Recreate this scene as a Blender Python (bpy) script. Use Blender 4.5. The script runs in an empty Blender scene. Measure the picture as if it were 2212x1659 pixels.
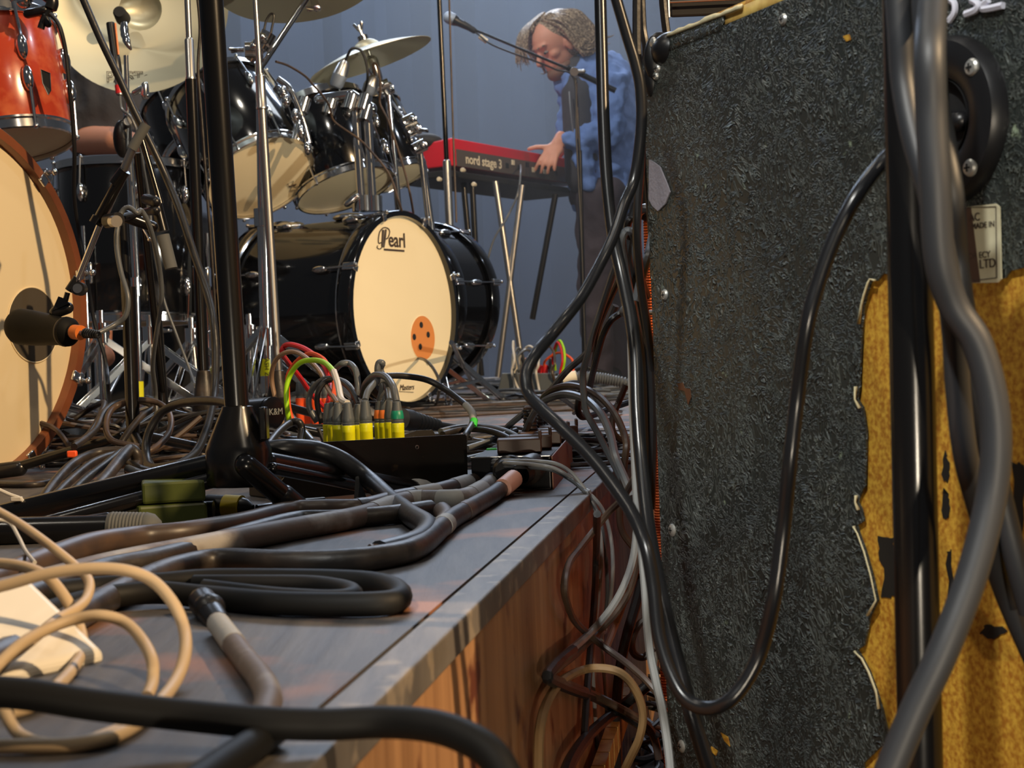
import bpy, bmesh, math, random
from mathutils import Vector, Matrix, Quaternion
from mathutils.geometry import tessellate_polygon
S = bpy.context.scene
COL = S.collection
PI = math.pi
# ---------------------------------------------------------------- camera (a phone held low beside the stage)
FPX, CH = 3200.0, 0.16
PITCH, ROLL = math.atan(58.5/FPX), math.radians(2.3)
_F = Vector((0, math.cos(PITCH), -math.sin(PITCH)))
_U0 = Vector((0, math.sin(PITCH), math.cos(PITCH))); _R0 = Vector((1, 0, 0))
UC = _U0*math.cos(ROLL) + _R0*math.sin(ROLL)
RC = _R0*math.cos(ROLL) - _U0*math.sin(ROLL)
CAM = Vector((0, 0, CH))
cd = bpy.data.cameras.new('camera'); cam = bpy.data.objects.new('camera', cd); COL.objects.link(cam)
M = Matrix((RC, UC, -_F)).transposed().to_4x4(); M.translation = CAM
cam.matrix_world = M
cd.sensor_width = 36; cd.lens = 36*FPX/2212; cd.clip_start = .02; cd.clip_end = 100
cd.dof.use_dof = True; cd.dof.focus_distance = 1.85; cd.dof.aperture_fstop = 18
S.camera = cam
S.view_settings.view_transform = 'Standard'; S.view_settings.look = 'None'
S.view_settings.gamma = 1; S.view_settings.exposure = 0.0
S.view_settings.use_curve_mapping = False
S.cycles.use_denoising = True
S.cycles.max_bounces = 6; S.cycles.volume_bounces = 0
S.cycles.sample_clamp_indirect = 4
# world: dim bluish ambient of the hall
w = bpy.data.worlds.new('world'); S.world = w; w.use_nodes = True
w.node_tree.nodes['Background'].inputs[0].default_value = (.40, .42, .46, 1)
w.node_tree.nodes['Background'].inputs[1].default_value = .12
def aim(o, tgt):
    o.rotation_euler = (Vector(tgt) - o.location).to_track_quat('-Z', 'Y').to_euler()
def spot(name, loc, tgt, power, col, angle=40, size=.08, blend=.4):
    l = bpy.data.lights.new(name, 'SPOT'); l.energy = power; l.color = col
    l.spot_size = math.radians(angle); l.spot_blend = blend; l.shadow_soft_size = size
    o = bpy.data.objects.new(name, l); COL.objects.link(o); o.location = loc; aim(o, tgt); return o
def area(name, loc, tgt, power, col, size=1, sy=None):
    l = bpy.data.lights.new(name, 'AREA'); l.energy = power; l.color = col; l.size = size
    if sy: l.shape = 'RECTANGLE'; l.size_y = sy
    o = bpy.data.objects.new(name, l); COL.objects.link(o); o.location = loc; aim(o, tgt); return o
spot('key_spot_warm', (4.2, -1.3, 3.3), (-.75, 3.3, .5), 1750, (1, .70, .39), 46, .05)
spot('side_spot_white', (-.75, -.9, 2.3), (.42, 1.15, .0), 290, (1, 1, .95), 23, .06, .7)
spot('gap_fill_warm', (.33, -1.5, -.05), (.10, 1.6, -.08), 85, (1, .86, .66), 25, .03, .6)  # added below deck level to brighten the stage side and the gap cables
area('rear_wash_blue', (-.2, 9.3, 4.6), (0, 4.2, .2), 190, (.62, .76, 1), 3.5, 1.2)
area('rear_wash_white', (.5, 5.4, 3.2), (.1, 1.6, 0), 17, (.85, .92, 1), 1.2, .8)
spot('drum_spot_white', (-.6, 3.4, 4.2), (-1.0, 4.7, .9), 150, (1, .93, .78), 60, .05)
spot('tom_fill_spot', (2.3, 2.9, .5), (-.8, 4.5, .85), 120, (1, .95, .80), 50, .06)  # fill light added for the undersides of the toms
spot('back_spot_blue', (.9, 5.6, 4.8), (-.2, 9.8, 3.0), 1250, (.64, .78, 1), 58, .3, .9)
spot('player_back_spot', (.1, 9.3, 4.4), (.36, 6.95, 1.2), 260, (.92, .95, 1), 34, .1)
spot('player_front_spot', (-.9, 4.9, 3.4), (.36, 6.9, 1.1), 210, (1, .93, .86), 30, .1)
spot('back_spot_warm', (2.6, 5.6, 3.6), (.55, 8.2, .9), 260, (1, .80, .64), 34, .2)
for i_, (p_, c_) in enumerate((((1.6, -.8, 2.8), (1, .85, .65)), ((-1.6, .4, 3.0), (1, .9, .75)), ((2.2, 3.4, 3.4), (.75, .85, 1)), ((-.4, 1.9, 3.2), (1, .92, .8)), ((-2.6, 5.6, 3.4), (.7, .82, 1)))):
    area('sparkle_light', p_, (-.8, 3.8, .6), 12, c_, .10)  # small lights added to give the chrome its sparkle
# ---------------------------------------------------------------- pixel -> place helpers (measuring the photo)
def ray(x, y):
    return _F + RC*((x-1106)/FPX) - UC*((y-829.5)/FPX)
def P(x, y, D): return CAM + ray(x, y)*D
def G(x, y, z=0.0):
    r = ray(x, y); return CAM + r*((z-CH)/r.z)
def onplane(x, y, o, n):
    r = ray(x, y); return CAM + r*((o-CAM).dot(n)/r.dot(n))
Z = Vector((0, 0, 1))
# ---------------------------------------------------------------- materials
def mat(name, col, rough=.5, metal=0, spec=.5, bump=None, coat=0, vary=None, emit=None, trans=0, sheen=0):
    m = bpy.data.materials.new(name); m.use_nodes = True; t = m.node_tree; b = t.nodes['Principled BSDF']
    b.inputs['Base Color'].default_value = (*col, 1); b.inputs['Roughness'].default_value = rough
    b.inputs['Metallic'].default_value = metal; b.inputs['Specular IOR Level'].default_value = spec
    b.inputs['Coat Weight'].default_value = coat; b.inputs['Transmission Weight'].default_value = trans
    b.inputs['Sheen Weight'].default_value = sheen
    if vary or bump:
        tc = t.nodes.new('ShaderNodeTexCoord')
    if vary:   # (scale, col2, lo, hi)
        n = t.nodes.new('ShaderNodeTexNoise'); n.inputs['Scale'].default_value = vary[0]; n.inputs['Detail'].default_value = 5
        t.links.new(tc.outputs['Object'], n.inputs['Vector'])
        r = t.nodes.new('ShaderNodeMapRange'); r.inputs[1].default_value = vary[2]; r.inputs[2].default_value = vary[3]
        t.links.new(n.outputs['Fac'], r.inputs[0])
        x = t.nodes.new('ShaderNodeMix'); x.data_type = 'RGBA'; x.inputs[6].default_value = (*col, 1); x.inputs[7].default_value = (*vary[1], 1)
        t.links.new(r.outputs[0], x.inputs[0]); t.links.new(x.outputs[2], b.inputs['Base Color'])
    if bump:   # (scale, strength, distance)
        n = t.nodes.new('ShaderNodeTexNoise'); n.inputs['Scale'].default_value = bump[0]; n.inputs['Detail'].default_value = 4
        t.links.new(tc.outputs['Object'], n.inputs['Vector'])
        u = t.nodes.new('ShaderNodeBump'); u.inputs['Strength'].default_value = bump[1]; u.inputs['Distance'].default_value = bump[2]
        t.links.new(n.outputs['Fac'], u.inputs['Height']); t.links.new(u.outputs[0], b.inputs['Normal'])
    return m
def lin(r, g, b):
    f = lambda c: (c/255/12.92 if c/255 <= .04045 else ((c/255+.055)/1.055)**2.4)
    return (f(r), f(g), f(b))
K = {}
K['rubber'] = mat('rubber_black', lin(34, 34, 36), .38, spec=.5, bump=(120, .15, .002))
K['rubber2'] = mat('rubber_satin', lin(26, 26, 28), .26)
K['rubber_dusty'] = mat('rubber_dusty', lin(36, 32, 30), .42, vary=(30, lin(70, 60, 52), .45, .75), bump=(60, .3, .003))
K['silver'] = mat('silver_grey_cable', lin(150, 152, 152), .32)
K['rubber_close'] = mat('rubber_close', lin(46, 48, 52), .5, spec=.6)
K['rubber_matte'] = mat('rubber_matte', lin(24, 23, 22), .6, spec=.25)
K['smear'] = mat('black_glue', lin(24, 22, 20), .6)
K['rubber_grey'] = mat('rubber_grey', lin(88, 92, 96), .35)
K['rubber_brown'] = mat('rubber_brown', lin(84, 66, 52), .42, vary=(25, lin(60, 50, 46), .4, .65))
K['rubber_white'] = mat('rubber_white', lin(205, 200, 190), .45)
K['cream_cable'] = mat('cream_cable', lin(198, 172, 136), .5)
K['taped'] = mat('taped_cable', lin(100, 88, 80), .55, vary=(18, lin(150, 146, 142), .45, .6), bump=(40, .4, .003))
K['tape_grey'] = mat('tape_grey', lin(160, 158, 152), .6, bump=(60, .4, .002))
K['tape_blue'] = mat('tape_blue', lin(100, 125, 175), .5, vary=(40, lin(150, 160, 185), .4, .7))
K['red'] = mat('red_cable', lin(205, 40, 45), .4)
K['orange'] = mat('orange_cable', lin(240, 92, 32), .4)
K['lime'] = mat('lime_cable', lin(170, 225, 20), .4)
K['yellow'] = mat('yellow_plastic', lin(222, 222, 20), .4)
K['yellow_tape'] = mat('yellow_tape', lin(190, 165, 30), .5)
K['green'] = mat('green_plastic', lin(20, 130, 100), .4)
K['green_tape'] = mat('green_tape', lin(60, 200, 70), .5)
K['orange_plastic'] = mat('orange_plastic', lin(225, 120, 50), .45)
K['neon_orange'] = mat('neon_orange_tape', lin(255, 95, 40), .5)
K['boot'] = mat('connector_grey', lin(82, 88, 92), .42)
K['black'] = mat('black_plastic', lin(24, 24, 26), .35)
K['blackmatte'] = mat('black_matte', lin(20, 20, 22), .7)
K['pole'] = mat('black_enamel', lin(16, 15, 15), .22, spec=.6, bump=(30, .05, .002))
K['steel_box'] = mat('black_steel_worn', lin(26, 24, 22), .4, vary=(60, lin(90, 74, 52), .66, .8), bump=(80, .2, .001))
K['chrome'] = mat('chrome', (.72, .72, .72), .12, metal=1)
K['steel'] = mat('dull_steel', (.55, .54, .52), .32, metal=1)
K['screw'] = mat('screw_metal', lin(200, 200, 195), .38, metal=.7)
K['drumblack'] = mat('black_lacquer', lin(10, 11, 14), .12, spec=.6, coat=.6)
K['head'] = mat('coated_drum_head', lin(230, 212, 174), .6)
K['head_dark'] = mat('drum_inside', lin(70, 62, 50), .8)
K['wood_hoop'] = mat('brown_wood_hoop', lin(128, 72, 42), .35, vary=(8, lin(96, 54, 32), .4, .7), coat=.2)
K['redwood'] = mat('red_lacquered_wood', lin(178, 62, 34), .2, coat=.5, vary=(22, lin(212, 112, 70), .45, .75))
K['cymbal'] = mat('bronze_cymbal', (.50, .48, .36), .42, metal=.6)
K['skin'] = mat('skin', lin(214, 150, 122), .55)
K['skin'].node_tree.nodes['Principled BSDF'].inputs['Subsurface Weight'].default_value = .1
K['skin'].node_tree.nodes['Principled BSDF'].inputs['Subsurface Radius'].default_value = (.02, .008, .004)
K['hair'] = mat('brown_blond_hair', lin(112, 92, 68), .38, vary=(110, lin(196, 174, 142), .45, .65), bump=(160, .9, .006))
K['beard'] = mat('stubble', lin(120, 86, 66), .7)
K['denim'] = mat('blue_shirt_cloth', lin(98, 130, 190), .8, bump=(25, .5, .01))
K['darkshirt'] = mat('dark_grey_shirt', lin(62, 62, 68), .85, bump=(18, .5, .01))
K['trousers'] = mat('dark_trousers', lin(62, 52, 60), .8, bump=(18, .5, .01))
K['keyred'] = mat('red_keyboard_paint', lin(205, 22, 40), .35)
K['keygrey'] = mat('keyboard_panel_grey', lin(84, 78, 74), .5)
K['print_white'] = mat('white_print', lin(225, 215, 190), .6)
K['print_dark'] = mat('dark_print', lin(58, 44, 38), .6)
K['di_green'] = mat('olive_green_metal', lin(74, 84, 34), .45)
K['white_plastic'] = mat('white_plastic', lin(230, 222, 205), .4)
K['brown_plastic'] = mat('brown_socket', lin(84, 62, 50), .45)
K['lit_side'] = mat('warm_lit_side', lin(150, 92, 60), .5, bump=(50, .2, .001))  # warm light on the power strip end, put into its colour
K['paper'] = mat('cream_label', lin(205, 200, 170), .6, vary=(30, lin(170, 160, 130), .5, .8))
K['torn_fabric'] = mat('torn_fabric_backing', lin(196, 186, 150), .9, bump=(150, .5, .002))
K['paint_white'] = mat('white_marker_paint', lin(225, 225, 240), .6)
K['hazardgrey'] = mat('foam_grey', lin(90, 92, 92), .75)
def tolex():
    m = mat('black_grained_vinyl', lin(40, 46, 44), .42); t = m.node_tree; b = t.nodes['Principled BSDF']
    tc = t.nodes.new('ShaderNodeTexCoord')
    w1 = t.nodes.new('ShaderNodeTexNoise'); w1.inputs['Scale'].default_value = 14; w1.inputs['Detail'].default_value = 2
    t.links.new(tc.outputs['Object'], w1.inputs['Vector'])
    add = t.nodes.new('ShaderNodeVectorMath'); add.operation = 'MULTIPLY_ADD'
    add.inputs[1].default_value = (.05, .05, .05)
    t.links.new(w1.outputs['Color'], add.inputs[0]); t.links.new(tc.outputs['Object'], add.inputs[2])
    n = t.nodes.new('ShaderNodeTexNoise'); n.inputs['Scale'].default_value = 120; n.inputs['Detail'].default_value = 2.5; n.inputs['Distortion'].default_value = 1.5
    t.links.new(add.outputs[0], n.inputs['Vector'])
    s = t.nodes.new('ShaderNodeMath'); s.operation = 'SUBTRACT'; s.inputs[1].default_value = .5; t.links.new(n.outputs['Fac'], s.inputs[0])
    a = t.nodes.new('ShaderNodeMath'); a.operation = 'ABSOLUTE'; t.links.new(s.outputs[0], a.inputs[0])
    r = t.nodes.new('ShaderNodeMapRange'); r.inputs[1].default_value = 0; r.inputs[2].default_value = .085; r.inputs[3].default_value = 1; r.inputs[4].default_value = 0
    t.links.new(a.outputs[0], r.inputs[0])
    u = t.nodes.new('ShaderNodeBump'); u.inputs['Strength'].default_value = 1; u.inputs['Distance'].default_value = .006
    b.inputs['Specular IOR Level'].default_value = .9; b.inputs['Roughness'].default_value = .36
    t.links.new(r.outputs[0], u.inputs['Height']); t.links.new(u.outputs[0], b.inputs['Normal'])
    # scuffs: a few worn light specks
    v = t.nodes.new('ShaderNodeTexNoise'); v.inputs['Scale'].default_value = 60; v.inputs['Detail'].default_value = 6
    t.links.new(tc.outputs['Object'], v.inputs['Vector'])
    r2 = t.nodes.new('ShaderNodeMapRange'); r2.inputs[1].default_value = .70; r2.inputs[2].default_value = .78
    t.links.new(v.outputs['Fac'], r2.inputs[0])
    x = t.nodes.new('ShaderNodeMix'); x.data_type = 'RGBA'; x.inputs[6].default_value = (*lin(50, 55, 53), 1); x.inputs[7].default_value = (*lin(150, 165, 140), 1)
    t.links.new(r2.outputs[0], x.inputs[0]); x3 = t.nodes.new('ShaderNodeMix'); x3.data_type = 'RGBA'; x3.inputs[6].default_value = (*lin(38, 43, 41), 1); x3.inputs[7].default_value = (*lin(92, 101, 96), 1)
    t.links.new(r.outputs[0], x3.inputs[0]); t.links.new(x3.outputs[2], x.inputs[6])  # grain ridges tinted lighter, grooves darker: highlights and shade put into the colour
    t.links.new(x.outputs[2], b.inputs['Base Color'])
    return m
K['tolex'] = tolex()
K['ply'] = mat('yellow_particle_board', lin(205, 160, 58), .55, vary=(260, lin(160, 104, 30), .35, .65), bump=(200, .3, .001))
K['plyedge'] = mat('plywood_edge', lin(210, 180, 100), .6, vary=(60, lin(180, 140, 70), .35, .65))
def weave():
    m = mat('orange_basket_weave', lin(235, 105, 30), .55); t = m.node_tree; b = t.nodes['Principled BSDF']
    tc = t.nodes.new('ShaderNodeTexCoord'); n = t.nodes.new('ShaderNodeTexWave'); n.bands_direction = 'Z'
    n.inputs['Scale'].default_value = 90; n.inputs['Distortion'].default_value = 2
    t.links.new(tc.outputs['Object'], n.inputs['Vector'])
    u = t.nodes.new('ShaderNodeBump'); u.inputs['Strength'].default_value = .8; u.inputs['Distance'].default_value = .002
    t.links.new(n.outputs['Fac'], u.inputs['Height']); t.links.new(u.outputs[0], b.inputs['Normal'])
    return m
K['weave'] = weave()
def planks(name, c1, c2, rough, axis_scale, dist=.0015, wear=None):
    m = mat(name, c1, rough); t = m.node_tree; b = t.nodes['Principled BSDF']
    tc = t.nodes.new('ShaderNodeTexCoord'); mp = t.nodes.new('ShaderNodeMapping'); mp.inputs['Scale'].default_value = axis_scale
    mp.inputs['Rotation'].default_value = (0, 0, math.radians(8.9))
    t.links.new(tc.outputs['Object'], mp.inputs[0])
    n = t.nodes.new('ShaderNodeTexNoise'); n.inputs['Scale'].default_value = 1; n.inputs['Detail'].default_value = 8; n.inputs['Roughness'].default_value = .6
    t.links.new(mp.outputs[0], n.inputs['Vector'])
    r = t.nodes.new('ShaderNodeMapRange'); r.inputs[1].default_value = .35; r.inputs[2].default_value = .68; t.links.new(n.outputs['Fac'], r.inputs[0])
    x = t.nodes.new('ShaderNodeMix'); x.data_type = 'RGBA'; x.inputs[6].default_value = (*c1, 1); x.inputs[7].default_value = (*c2, 1)
    t.links.new(r.outputs[0], x.inputs[0]); last = x.outputs[2]
    if wear:
        v = t.nodes.new('ShaderNodeTexNoise'); v.inputs['Scale'].default_value = wear[0]; v.inputs['Detail'].default_value = 6
        t.links.new(tc.outputs['Object'], v.inputs['Vector'])
        r2 = t.nodes.new('ShaderNodeMapRange'); r2.inputs[1].default_value = wear[2]; r2.inputs[2].default_value = wear[3]; t.links.new(v.outputs['Fac'], r2.inputs[0])
        x2 = t.nodes.new('ShaderNodeMix'); x2.data_type = 'RGBA'; x2.inputs[7].default_value = (*wear[1], 1)
        t.links.new(last, x2.inputs[6]); t.links.new(r2.outputs[0], x2.inputs[0]); last = x2.outputs[2]
    t.links.new(last, b.inputs['Base Color'])
    u = t.nodes.new('ShaderNodeBump'); u.inputs['Strength'].default_value = .5; u.inputs['Distance'].default_value = dist
    t.links.new(n.outputs['Fac'], u.inputs['Height']); t.links.new(u.outputs[0], b.inputs['Normal'])
    return m
K['deck'] = planks('stage_deck_dark_paint', lin(66, 64, 66), lin(92, 88, 86), .5, (60, 6, 1), wear=(7, lin(150, 102, 72), .52, .66))
K['strip'] = planks('deck_edge_strip', lin(86, 82, 80), lin(120, 112, 104), .45, (60, 8, 1), wear=(40, lin(140, 128, 114), .55, .65))
K['fascia'] = planks('stage_side_plywood', lin(178, 134, 94), lin(134, 96, 66), .42, (30, 30, 1.2), wear=(14, lin(96, 52, 36), .58, .66))
K['curtain'] = mat('backdrop_cloth', lin(88, 104, 132), .9, vary=(.5, lin(70, 82, 106), .35, .7))
K['lowfloor'] = mat('dark_hall_floor', lin(34, 28, 26), .6, vary=(6, lin(60, 44, 36), .4, .7))
# ---------------------------------------------------------------- mesh builder
def perp(a):
    a = a.normalized(); h = Z if abs(a.z) < .9 else Vector((1, 0, 0))
    u = a.cross(h).normalized(); return u, a.cross(u).normalized()
class MB:
    def __init__(s): s.v = []; s.f = []; s.mi = []; s.cur = 0
    def add(s, vs, fs):
        o = len(s.v); s.v += [Vector(p) for p in vs]; s.f += [tuple(i+o for i in f) for f in fs]; s.mi += [s.cur]*len(fs); return s
    def box(s, c, d, R=None):
        c = Vector(c); vs = []
        for i in range(8):
            q = Vector(((i & 1)-.5, ((i >> 1) & 1)-.5, ((i >> 2) & 1)-.5)); q = Vector((q.x*d[0], q.y*d[1], q.z*d[2]))
            vs.append(c + (R @ q if R else q))
        return s.add(vs, [(0, 2, 3, 1), (4, 5, 7, 6), (0, 1, 5, 4), (2, 6, 7, 3), (0, 4, 6, 2), (1, 3, 7, 5)])
    def hexa(s, b, t):   # bottom quad, top quad (matching order)
        return s.add(list(b)+list(t), [(3, 2, 1, 0), (4, 5, 6, 7), (0, 1, 5, 4), (1, 2, 6, 5), (2, 3, 7, 6), (3, 0, 4, 7)])
    def tube(s, pts, r, n=10, caps=True, closed=False):
        pts = [Vector(p) for p in pts]; N = len(pts); rr = r if isinstance(r, (list, tuple)) else [r]*N
        vs = []; u = None
        for i, p in enumerate(pts):
            if closed: t = pts[(i+1) % N]-pts[i-1]
            else: t = pts[min(i+1, N-1)]-pts[max(i-1, 0)]
            if t.length < 1e-9: t = Vector((0, 0, 1))
            t.normalize()
            if u is None: u, _ = perp(t)
            else:
                u = u - t*u.dot(t)
                if u.length < 1e-6: u, _ = perp(t)
                u.normalize()
            w_ = t.cross(u)
            for k in range(n):
                a = 2*PI*k/n; vs.append(p+(u*math.cos(a)+w_*math.sin(a))*rr[i])
        fs = []
        for i in range(N if closed else N-1):
            j = (i+1) % N
            for k in range(n):
                k2 = (k+1) % n; fs.append((i*n+k, i*n+k2, j*n+k2, j*n+k))
        if caps and not closed:
            fs.append(tuple(range(n-1, -1, -1))); fs.append(tuple((N-1)*n+k for k in range(n)))
        return s.add(vs, fs)
    def cyl(s, a, b, r, r2=None, n=16): return s.tube([a, b], [r, r if r2 is None else r2], n)
    def lathe(s, o, ax, prof, n=32, u=None):   # prof: (radius, height) list
        ax = Vector(ax).normalized(); o = Vector(o)
        if u is None: u, v = perp(ax)
        else: u = (u-ax*u.dot(ax)).normalized(); v = ax.cross(u)
        vs = []; fs = []
        for (r, h) in prof:
            for k in range(n):
                a = 2*PI*k/n; vs.append(o+ax*h+(u*math.cos(a)+v*math.sin(a))*max(r, 1e-5))
        for i in range(len(prof)-1):
            for k in range(n):
                k2 = (k+1) % n; fs.append((i*n+k, i*n+k2, (i+1)*n+k2, (i+1)*n+k))
        return s.add(vs, fs)
    def ring(s, o, ax, R, r, n=40, m=8):
        u, v = perp(Vector(ax)); return s.tube([Vector(o)+(u*math.cos(2*PI*k/n)+v*math.sin(2*PI*k/n))*R for k in range(n)], r, m, closed=True)
    def ell(s, c, rad, R=None, n=16, m=10):
        vs = []; fs = []; c = Vector(c)
        for i in range(m+1):
            th = PI*i/m
            for k in range(n):
                ph = 2*PI*k/n; q = Vector((math.sin(th)*math.cos(ph)*rad[0], math.sin(th)*math.sin(ph)*rad[1], math.cos(th)*rad[2]))
                vs.append(c+(R @ q if R else q))
        for i in range(m):
            for k in range(n): fs.append((i*n+k, (i+1)*n+k, (i+1)*n+(k+1) % n, i*n+(k+1) % n))
        return s.add(vs, fs)
    def cap(s, a, b, ra, rb=None, n=14):
        rb = ra if rb is None else rb; a = Vector(a); b = Vector(b); L = (b-a).length; d = (b-a).normalized(); p = []; r = []
        for i in range(6):
            t = PI/2*i/5; p.append(a-d*ra*math.cos(t)); r.append(max(ra*math.sin(t), 1e-4))
        for i in range(6):
            t = PI/2*i/5; p.append(b+d*rb*math.sin(t)); r.append(max(rb*math.cos(t), 1e-4))
        return s.tube(p, r, n)
    def prism(s, poly, nrm, th):
        """flat polygon (world points, any orientation) given thickness th along nrm"""
        poly = [Vector(p) for p in poly]; n = len(poly); tri = tessellate_polygon([poly])
        o = [p+nrm*th for p in poly]
        fs = [tuple(t) for t in tri]+[tuple(i+n for i in t[::-1]) for t in tri]+[(i, (i+1) % n, (i+1) % n+n, i+n) for i in range(n)]
        return s.add(poly+o, fs)
    def build(s, name, m, parent=None, smooth=True, label=None, bevel=0, fix=True):
        me = bpy.data.meshes.new(name); me.from_pydata([tuple(p) for p in s.v], [], s.f)
        ms = m if isinstance(m, list) else [m]
        for q in ms: me.materials.append(K[q] if isinstance(q, str) else q)
        for i, p in enumerate(me.polygons): p.material_index = s.mi[i]
        if fix:
            bm = bmesh.new(); bm.from_mesh(me); bmesh.ops.recalc_face_normals(bm, faces=bm.faces[:]); bm.to_mesh(me); bm.free()
        if smooth:
            for p in me.polygons: p.use_smooth = True
            me.set_sharp_from_angle(angle=math.radians(38))
        o = bpy.data.objects.new(name, me); COL.objects.link(o)
        if bevel:
            b = o.modifiers.new('bevel', 'BEVEL'); b.width = bevel; b.segments = 2; b.limit_method = 'ANGLE'
        if parent:
            o.parent = parent; o.matrix_parent_inverse = ROOTM[parent.name]
            ROOTM[o.name] = Matrix.Identity(4)
        else: ROOTM[o.name] = Matrix.Identity(4)
        if label: o['label'] = label
        return o
ROOTM = {}
def thing(name, label, cat, loc, group=None):
    o = bpy.data.objects.new(name, None); COL.objects.link(o); o.location = loc; o.empty_display_size = .05
    o['label'] = label; o['category'] = cat
    if group: o['group'] = group
    ROOTM[o.name] = Matrix.Translation(Vector(loc)).inverted(); return o
def tag(o, label, cat, group=None, kind=None):
    if label: o['label'] = label
    if cat: o['category'] = cat
    if group: o['group'] = group
    if kind: o['kind'] = kind
    return o
def struct(name, mb, m, **k):
    o = mb.build(name, m, None, **k); o['kind'] = 'structure'; return o
def smoothpath(pts, k=8, closed=False):
    pts = [Vector(p) for p in pts]; n = len(pts); out = []
    for i in range(n if closed else n-1):
        if closed: a, b, c, d = pts[i-1], pts[i], pts[(i+1) % n], pts[(i+2) % n]
        else: a, b, c, d = pts[max(i-1, 0)], pts[i], pts[i+1], pts[min(i+2, n-1)]
        for j in range(k):
            t = j/k; out.append(.5*((2*b)+(c-a)*t+(2*a-5*b+4*c-d)*t*t+(3*b-a-3*c+d)*t**3))
    if not closed: out.append(pts[-1])
    return out
def pt(p, r, lift=0):
    if isinstance(p, Vector): return p
    if len(p) == 2: return G(p[0], p[1], r+lift)
    q = P(*p)
    if q.z < -.03 and (q-EA_).dot(EN_) < r+.002:    # hangs beside the stage front, not inside it
        q = onplane(p[0], p[1], EA_+EN_*(r+.004), EN_)
        if q.z < -.03: return q
        q = P(*p)
    if q.z < r+.0004 and (q-EA_).dot(EN_) < 0: q = G(p[0], p[1], r+.0004)     # lies on the deck, never in it
    return q
EA_, EB_ = G(809, 1521), G(1315, 1028); EN_ = Vector(((EB_-EA_).y, -(EB_-EA_).x, 0)).normalized()
def settle(q, r):
    for p in q:
        if -.2 < p.z < r+.0002 and (p-EA_).dot(EN_) < -r: p.z = r+.0002
    return q
def cable(label, pts, r, m='rubber', group=None, lift=0, k=8, n=8, cat='cable', name='cable', parent=None, closed=False):
    q = settle(smoothpath([pt(p, r, lift) for p in pts], k, closed), r)
    if not parent:   # nothing hangs under the deck
        pass
    b = MB(); b.tube(q, r, n, closed=closed); o = b.build(name, m, parent, fix=False)
    if not parent: tag(o, label, cat, group)
    return o
def text(s, size, o, right, up, m, parent, name='lettering', th=.0006, shear=0, xs=1, font=None, bold=0):
    c = bpy.data.curves.new('t', 'FONT'); c.body = s; c.size = size; c.extrude = th/2; c.shear = shear; c.offset = bold
    c.align_x = 'CENTER'; c.align_y = 'CENTER'; c.resolution_u = 4
    t = bpy.data.objects.new('t', c); COL.objects.link(t)
    me = bpy.data.meshes.new_from_object(t.evaluated_get(bpy.context.evaluated_depsgraph_get()))
    bpy.data.objects.remove(t)
    right = right.normalized(); up = (up-right*up.dot(right)).normalized(); nn = right.cross(up)
    for v in me.vertices: v.co = Vector(o)+right*v.co.x*xs+up*v.co.y+nn*v.co.z
    me.materials.clear(); me.materials.append(K[m])
    ob = bpy.data.objects.new(name, me); COL.objects.link(ob)
    ob.parent = parent; ob.matrix_parent_inverse = ROOTM[parent.name]; ROOTM[ob.name] = Matrix.Identity(4)
    return ob
# ================================================================ SETTING
EA, EB = G(809, 1521), G(1315, 1028)
ed = (EB-EA).normalized(); en = Vector((ed.y, -ed.x, 0))          # along the stage edge; outward (to the right)
SA = G(685, 1529); SB = G(1146, 1140)
sd = (SA+SB)/2
soff = (SA-EA).dot(en)*.5 + (SB-EA).dot(en)*.5                     # seam line parallel to the edge
def E(t, off=0, z=0): return EA+ed*t+en*off+Z*z
T0, T1 = -1.6, 13.5
b = MB(); b.hexa([E(T0, -12, -.02), E(T0, soff-.001, -.02), E(T1, soff-.001, -.02), E(T1, -12, -.02)], [E(T0, -12), E(T0, soff-.001), E(T1, soff-.001), E(T1, -12)])
floor = struct('floor', b, 'deck', smooth=False)
b = MB(); b.hexa([E(T0, soff+.001, -.02), E(T0, 0, -.02), E(T1, 0, -.02), E(T1, soff+.001, -.02)], [E(T0, soff+.001), E(T0, 0), E(T1, 0), E(T1, soff+.001)])
struct('trim_1', b, 'strip', smooth=False, bevel=.0015)
b = MB(); b.hexa([E(T0, -12, -.55), E(T0, -.004, -.55), E(T1, -.004, -.55), E(T1, -12, -.55)], [E(T0, -12, -.0205), E(T0, -.004, -.0205), E(T1, -.004, -.0205), E(T1, -12, -.0205)])
struct('wall_right', b, 'fascia', smooth=False)
b = MB(); b.hexa([E(T0-1, -.2, -.6), E(T0-1, 9, -.6), E(T1, 9, -.6), E(T1, -.2, -.6)], [E(T0-1, -.2, -.5), E(T0-1, 9, -.5), E(T1, 9, -.5), E(T1, -.2, -.5)])
struct('floor', b, 'lowfloor', smooth=False)
# backdrop cloth with soft folds
b = MB(); N = 160; vs = []; fs = []
for i in range(N+1):
    x = -7+14*i/N
    y = 11.8+.10*math.sin(x*7.3)+.06*math.sin(x*17+1)
    vs += [(x, y, -.02), (x, y, 5.6)]
for i in range(N): fs.append((2*i, 2*i+2, 2*i+3, 2*i+1))
b.add(vs, fs); bk = struct('wall_back', b, 'curtain', fix=False)
# pale repair plank of the battens below the edge (ladder-like slatted trim)
b = MB()
for i in range(13):
    p = E(.62+.055*i, .012, -.285-.0005*i); b.box(p, (.014, .05, .03), Matrix((en, ed, Z)).transposed())
struct('trim_2', b, 'plyedge', smooth=False)
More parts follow.
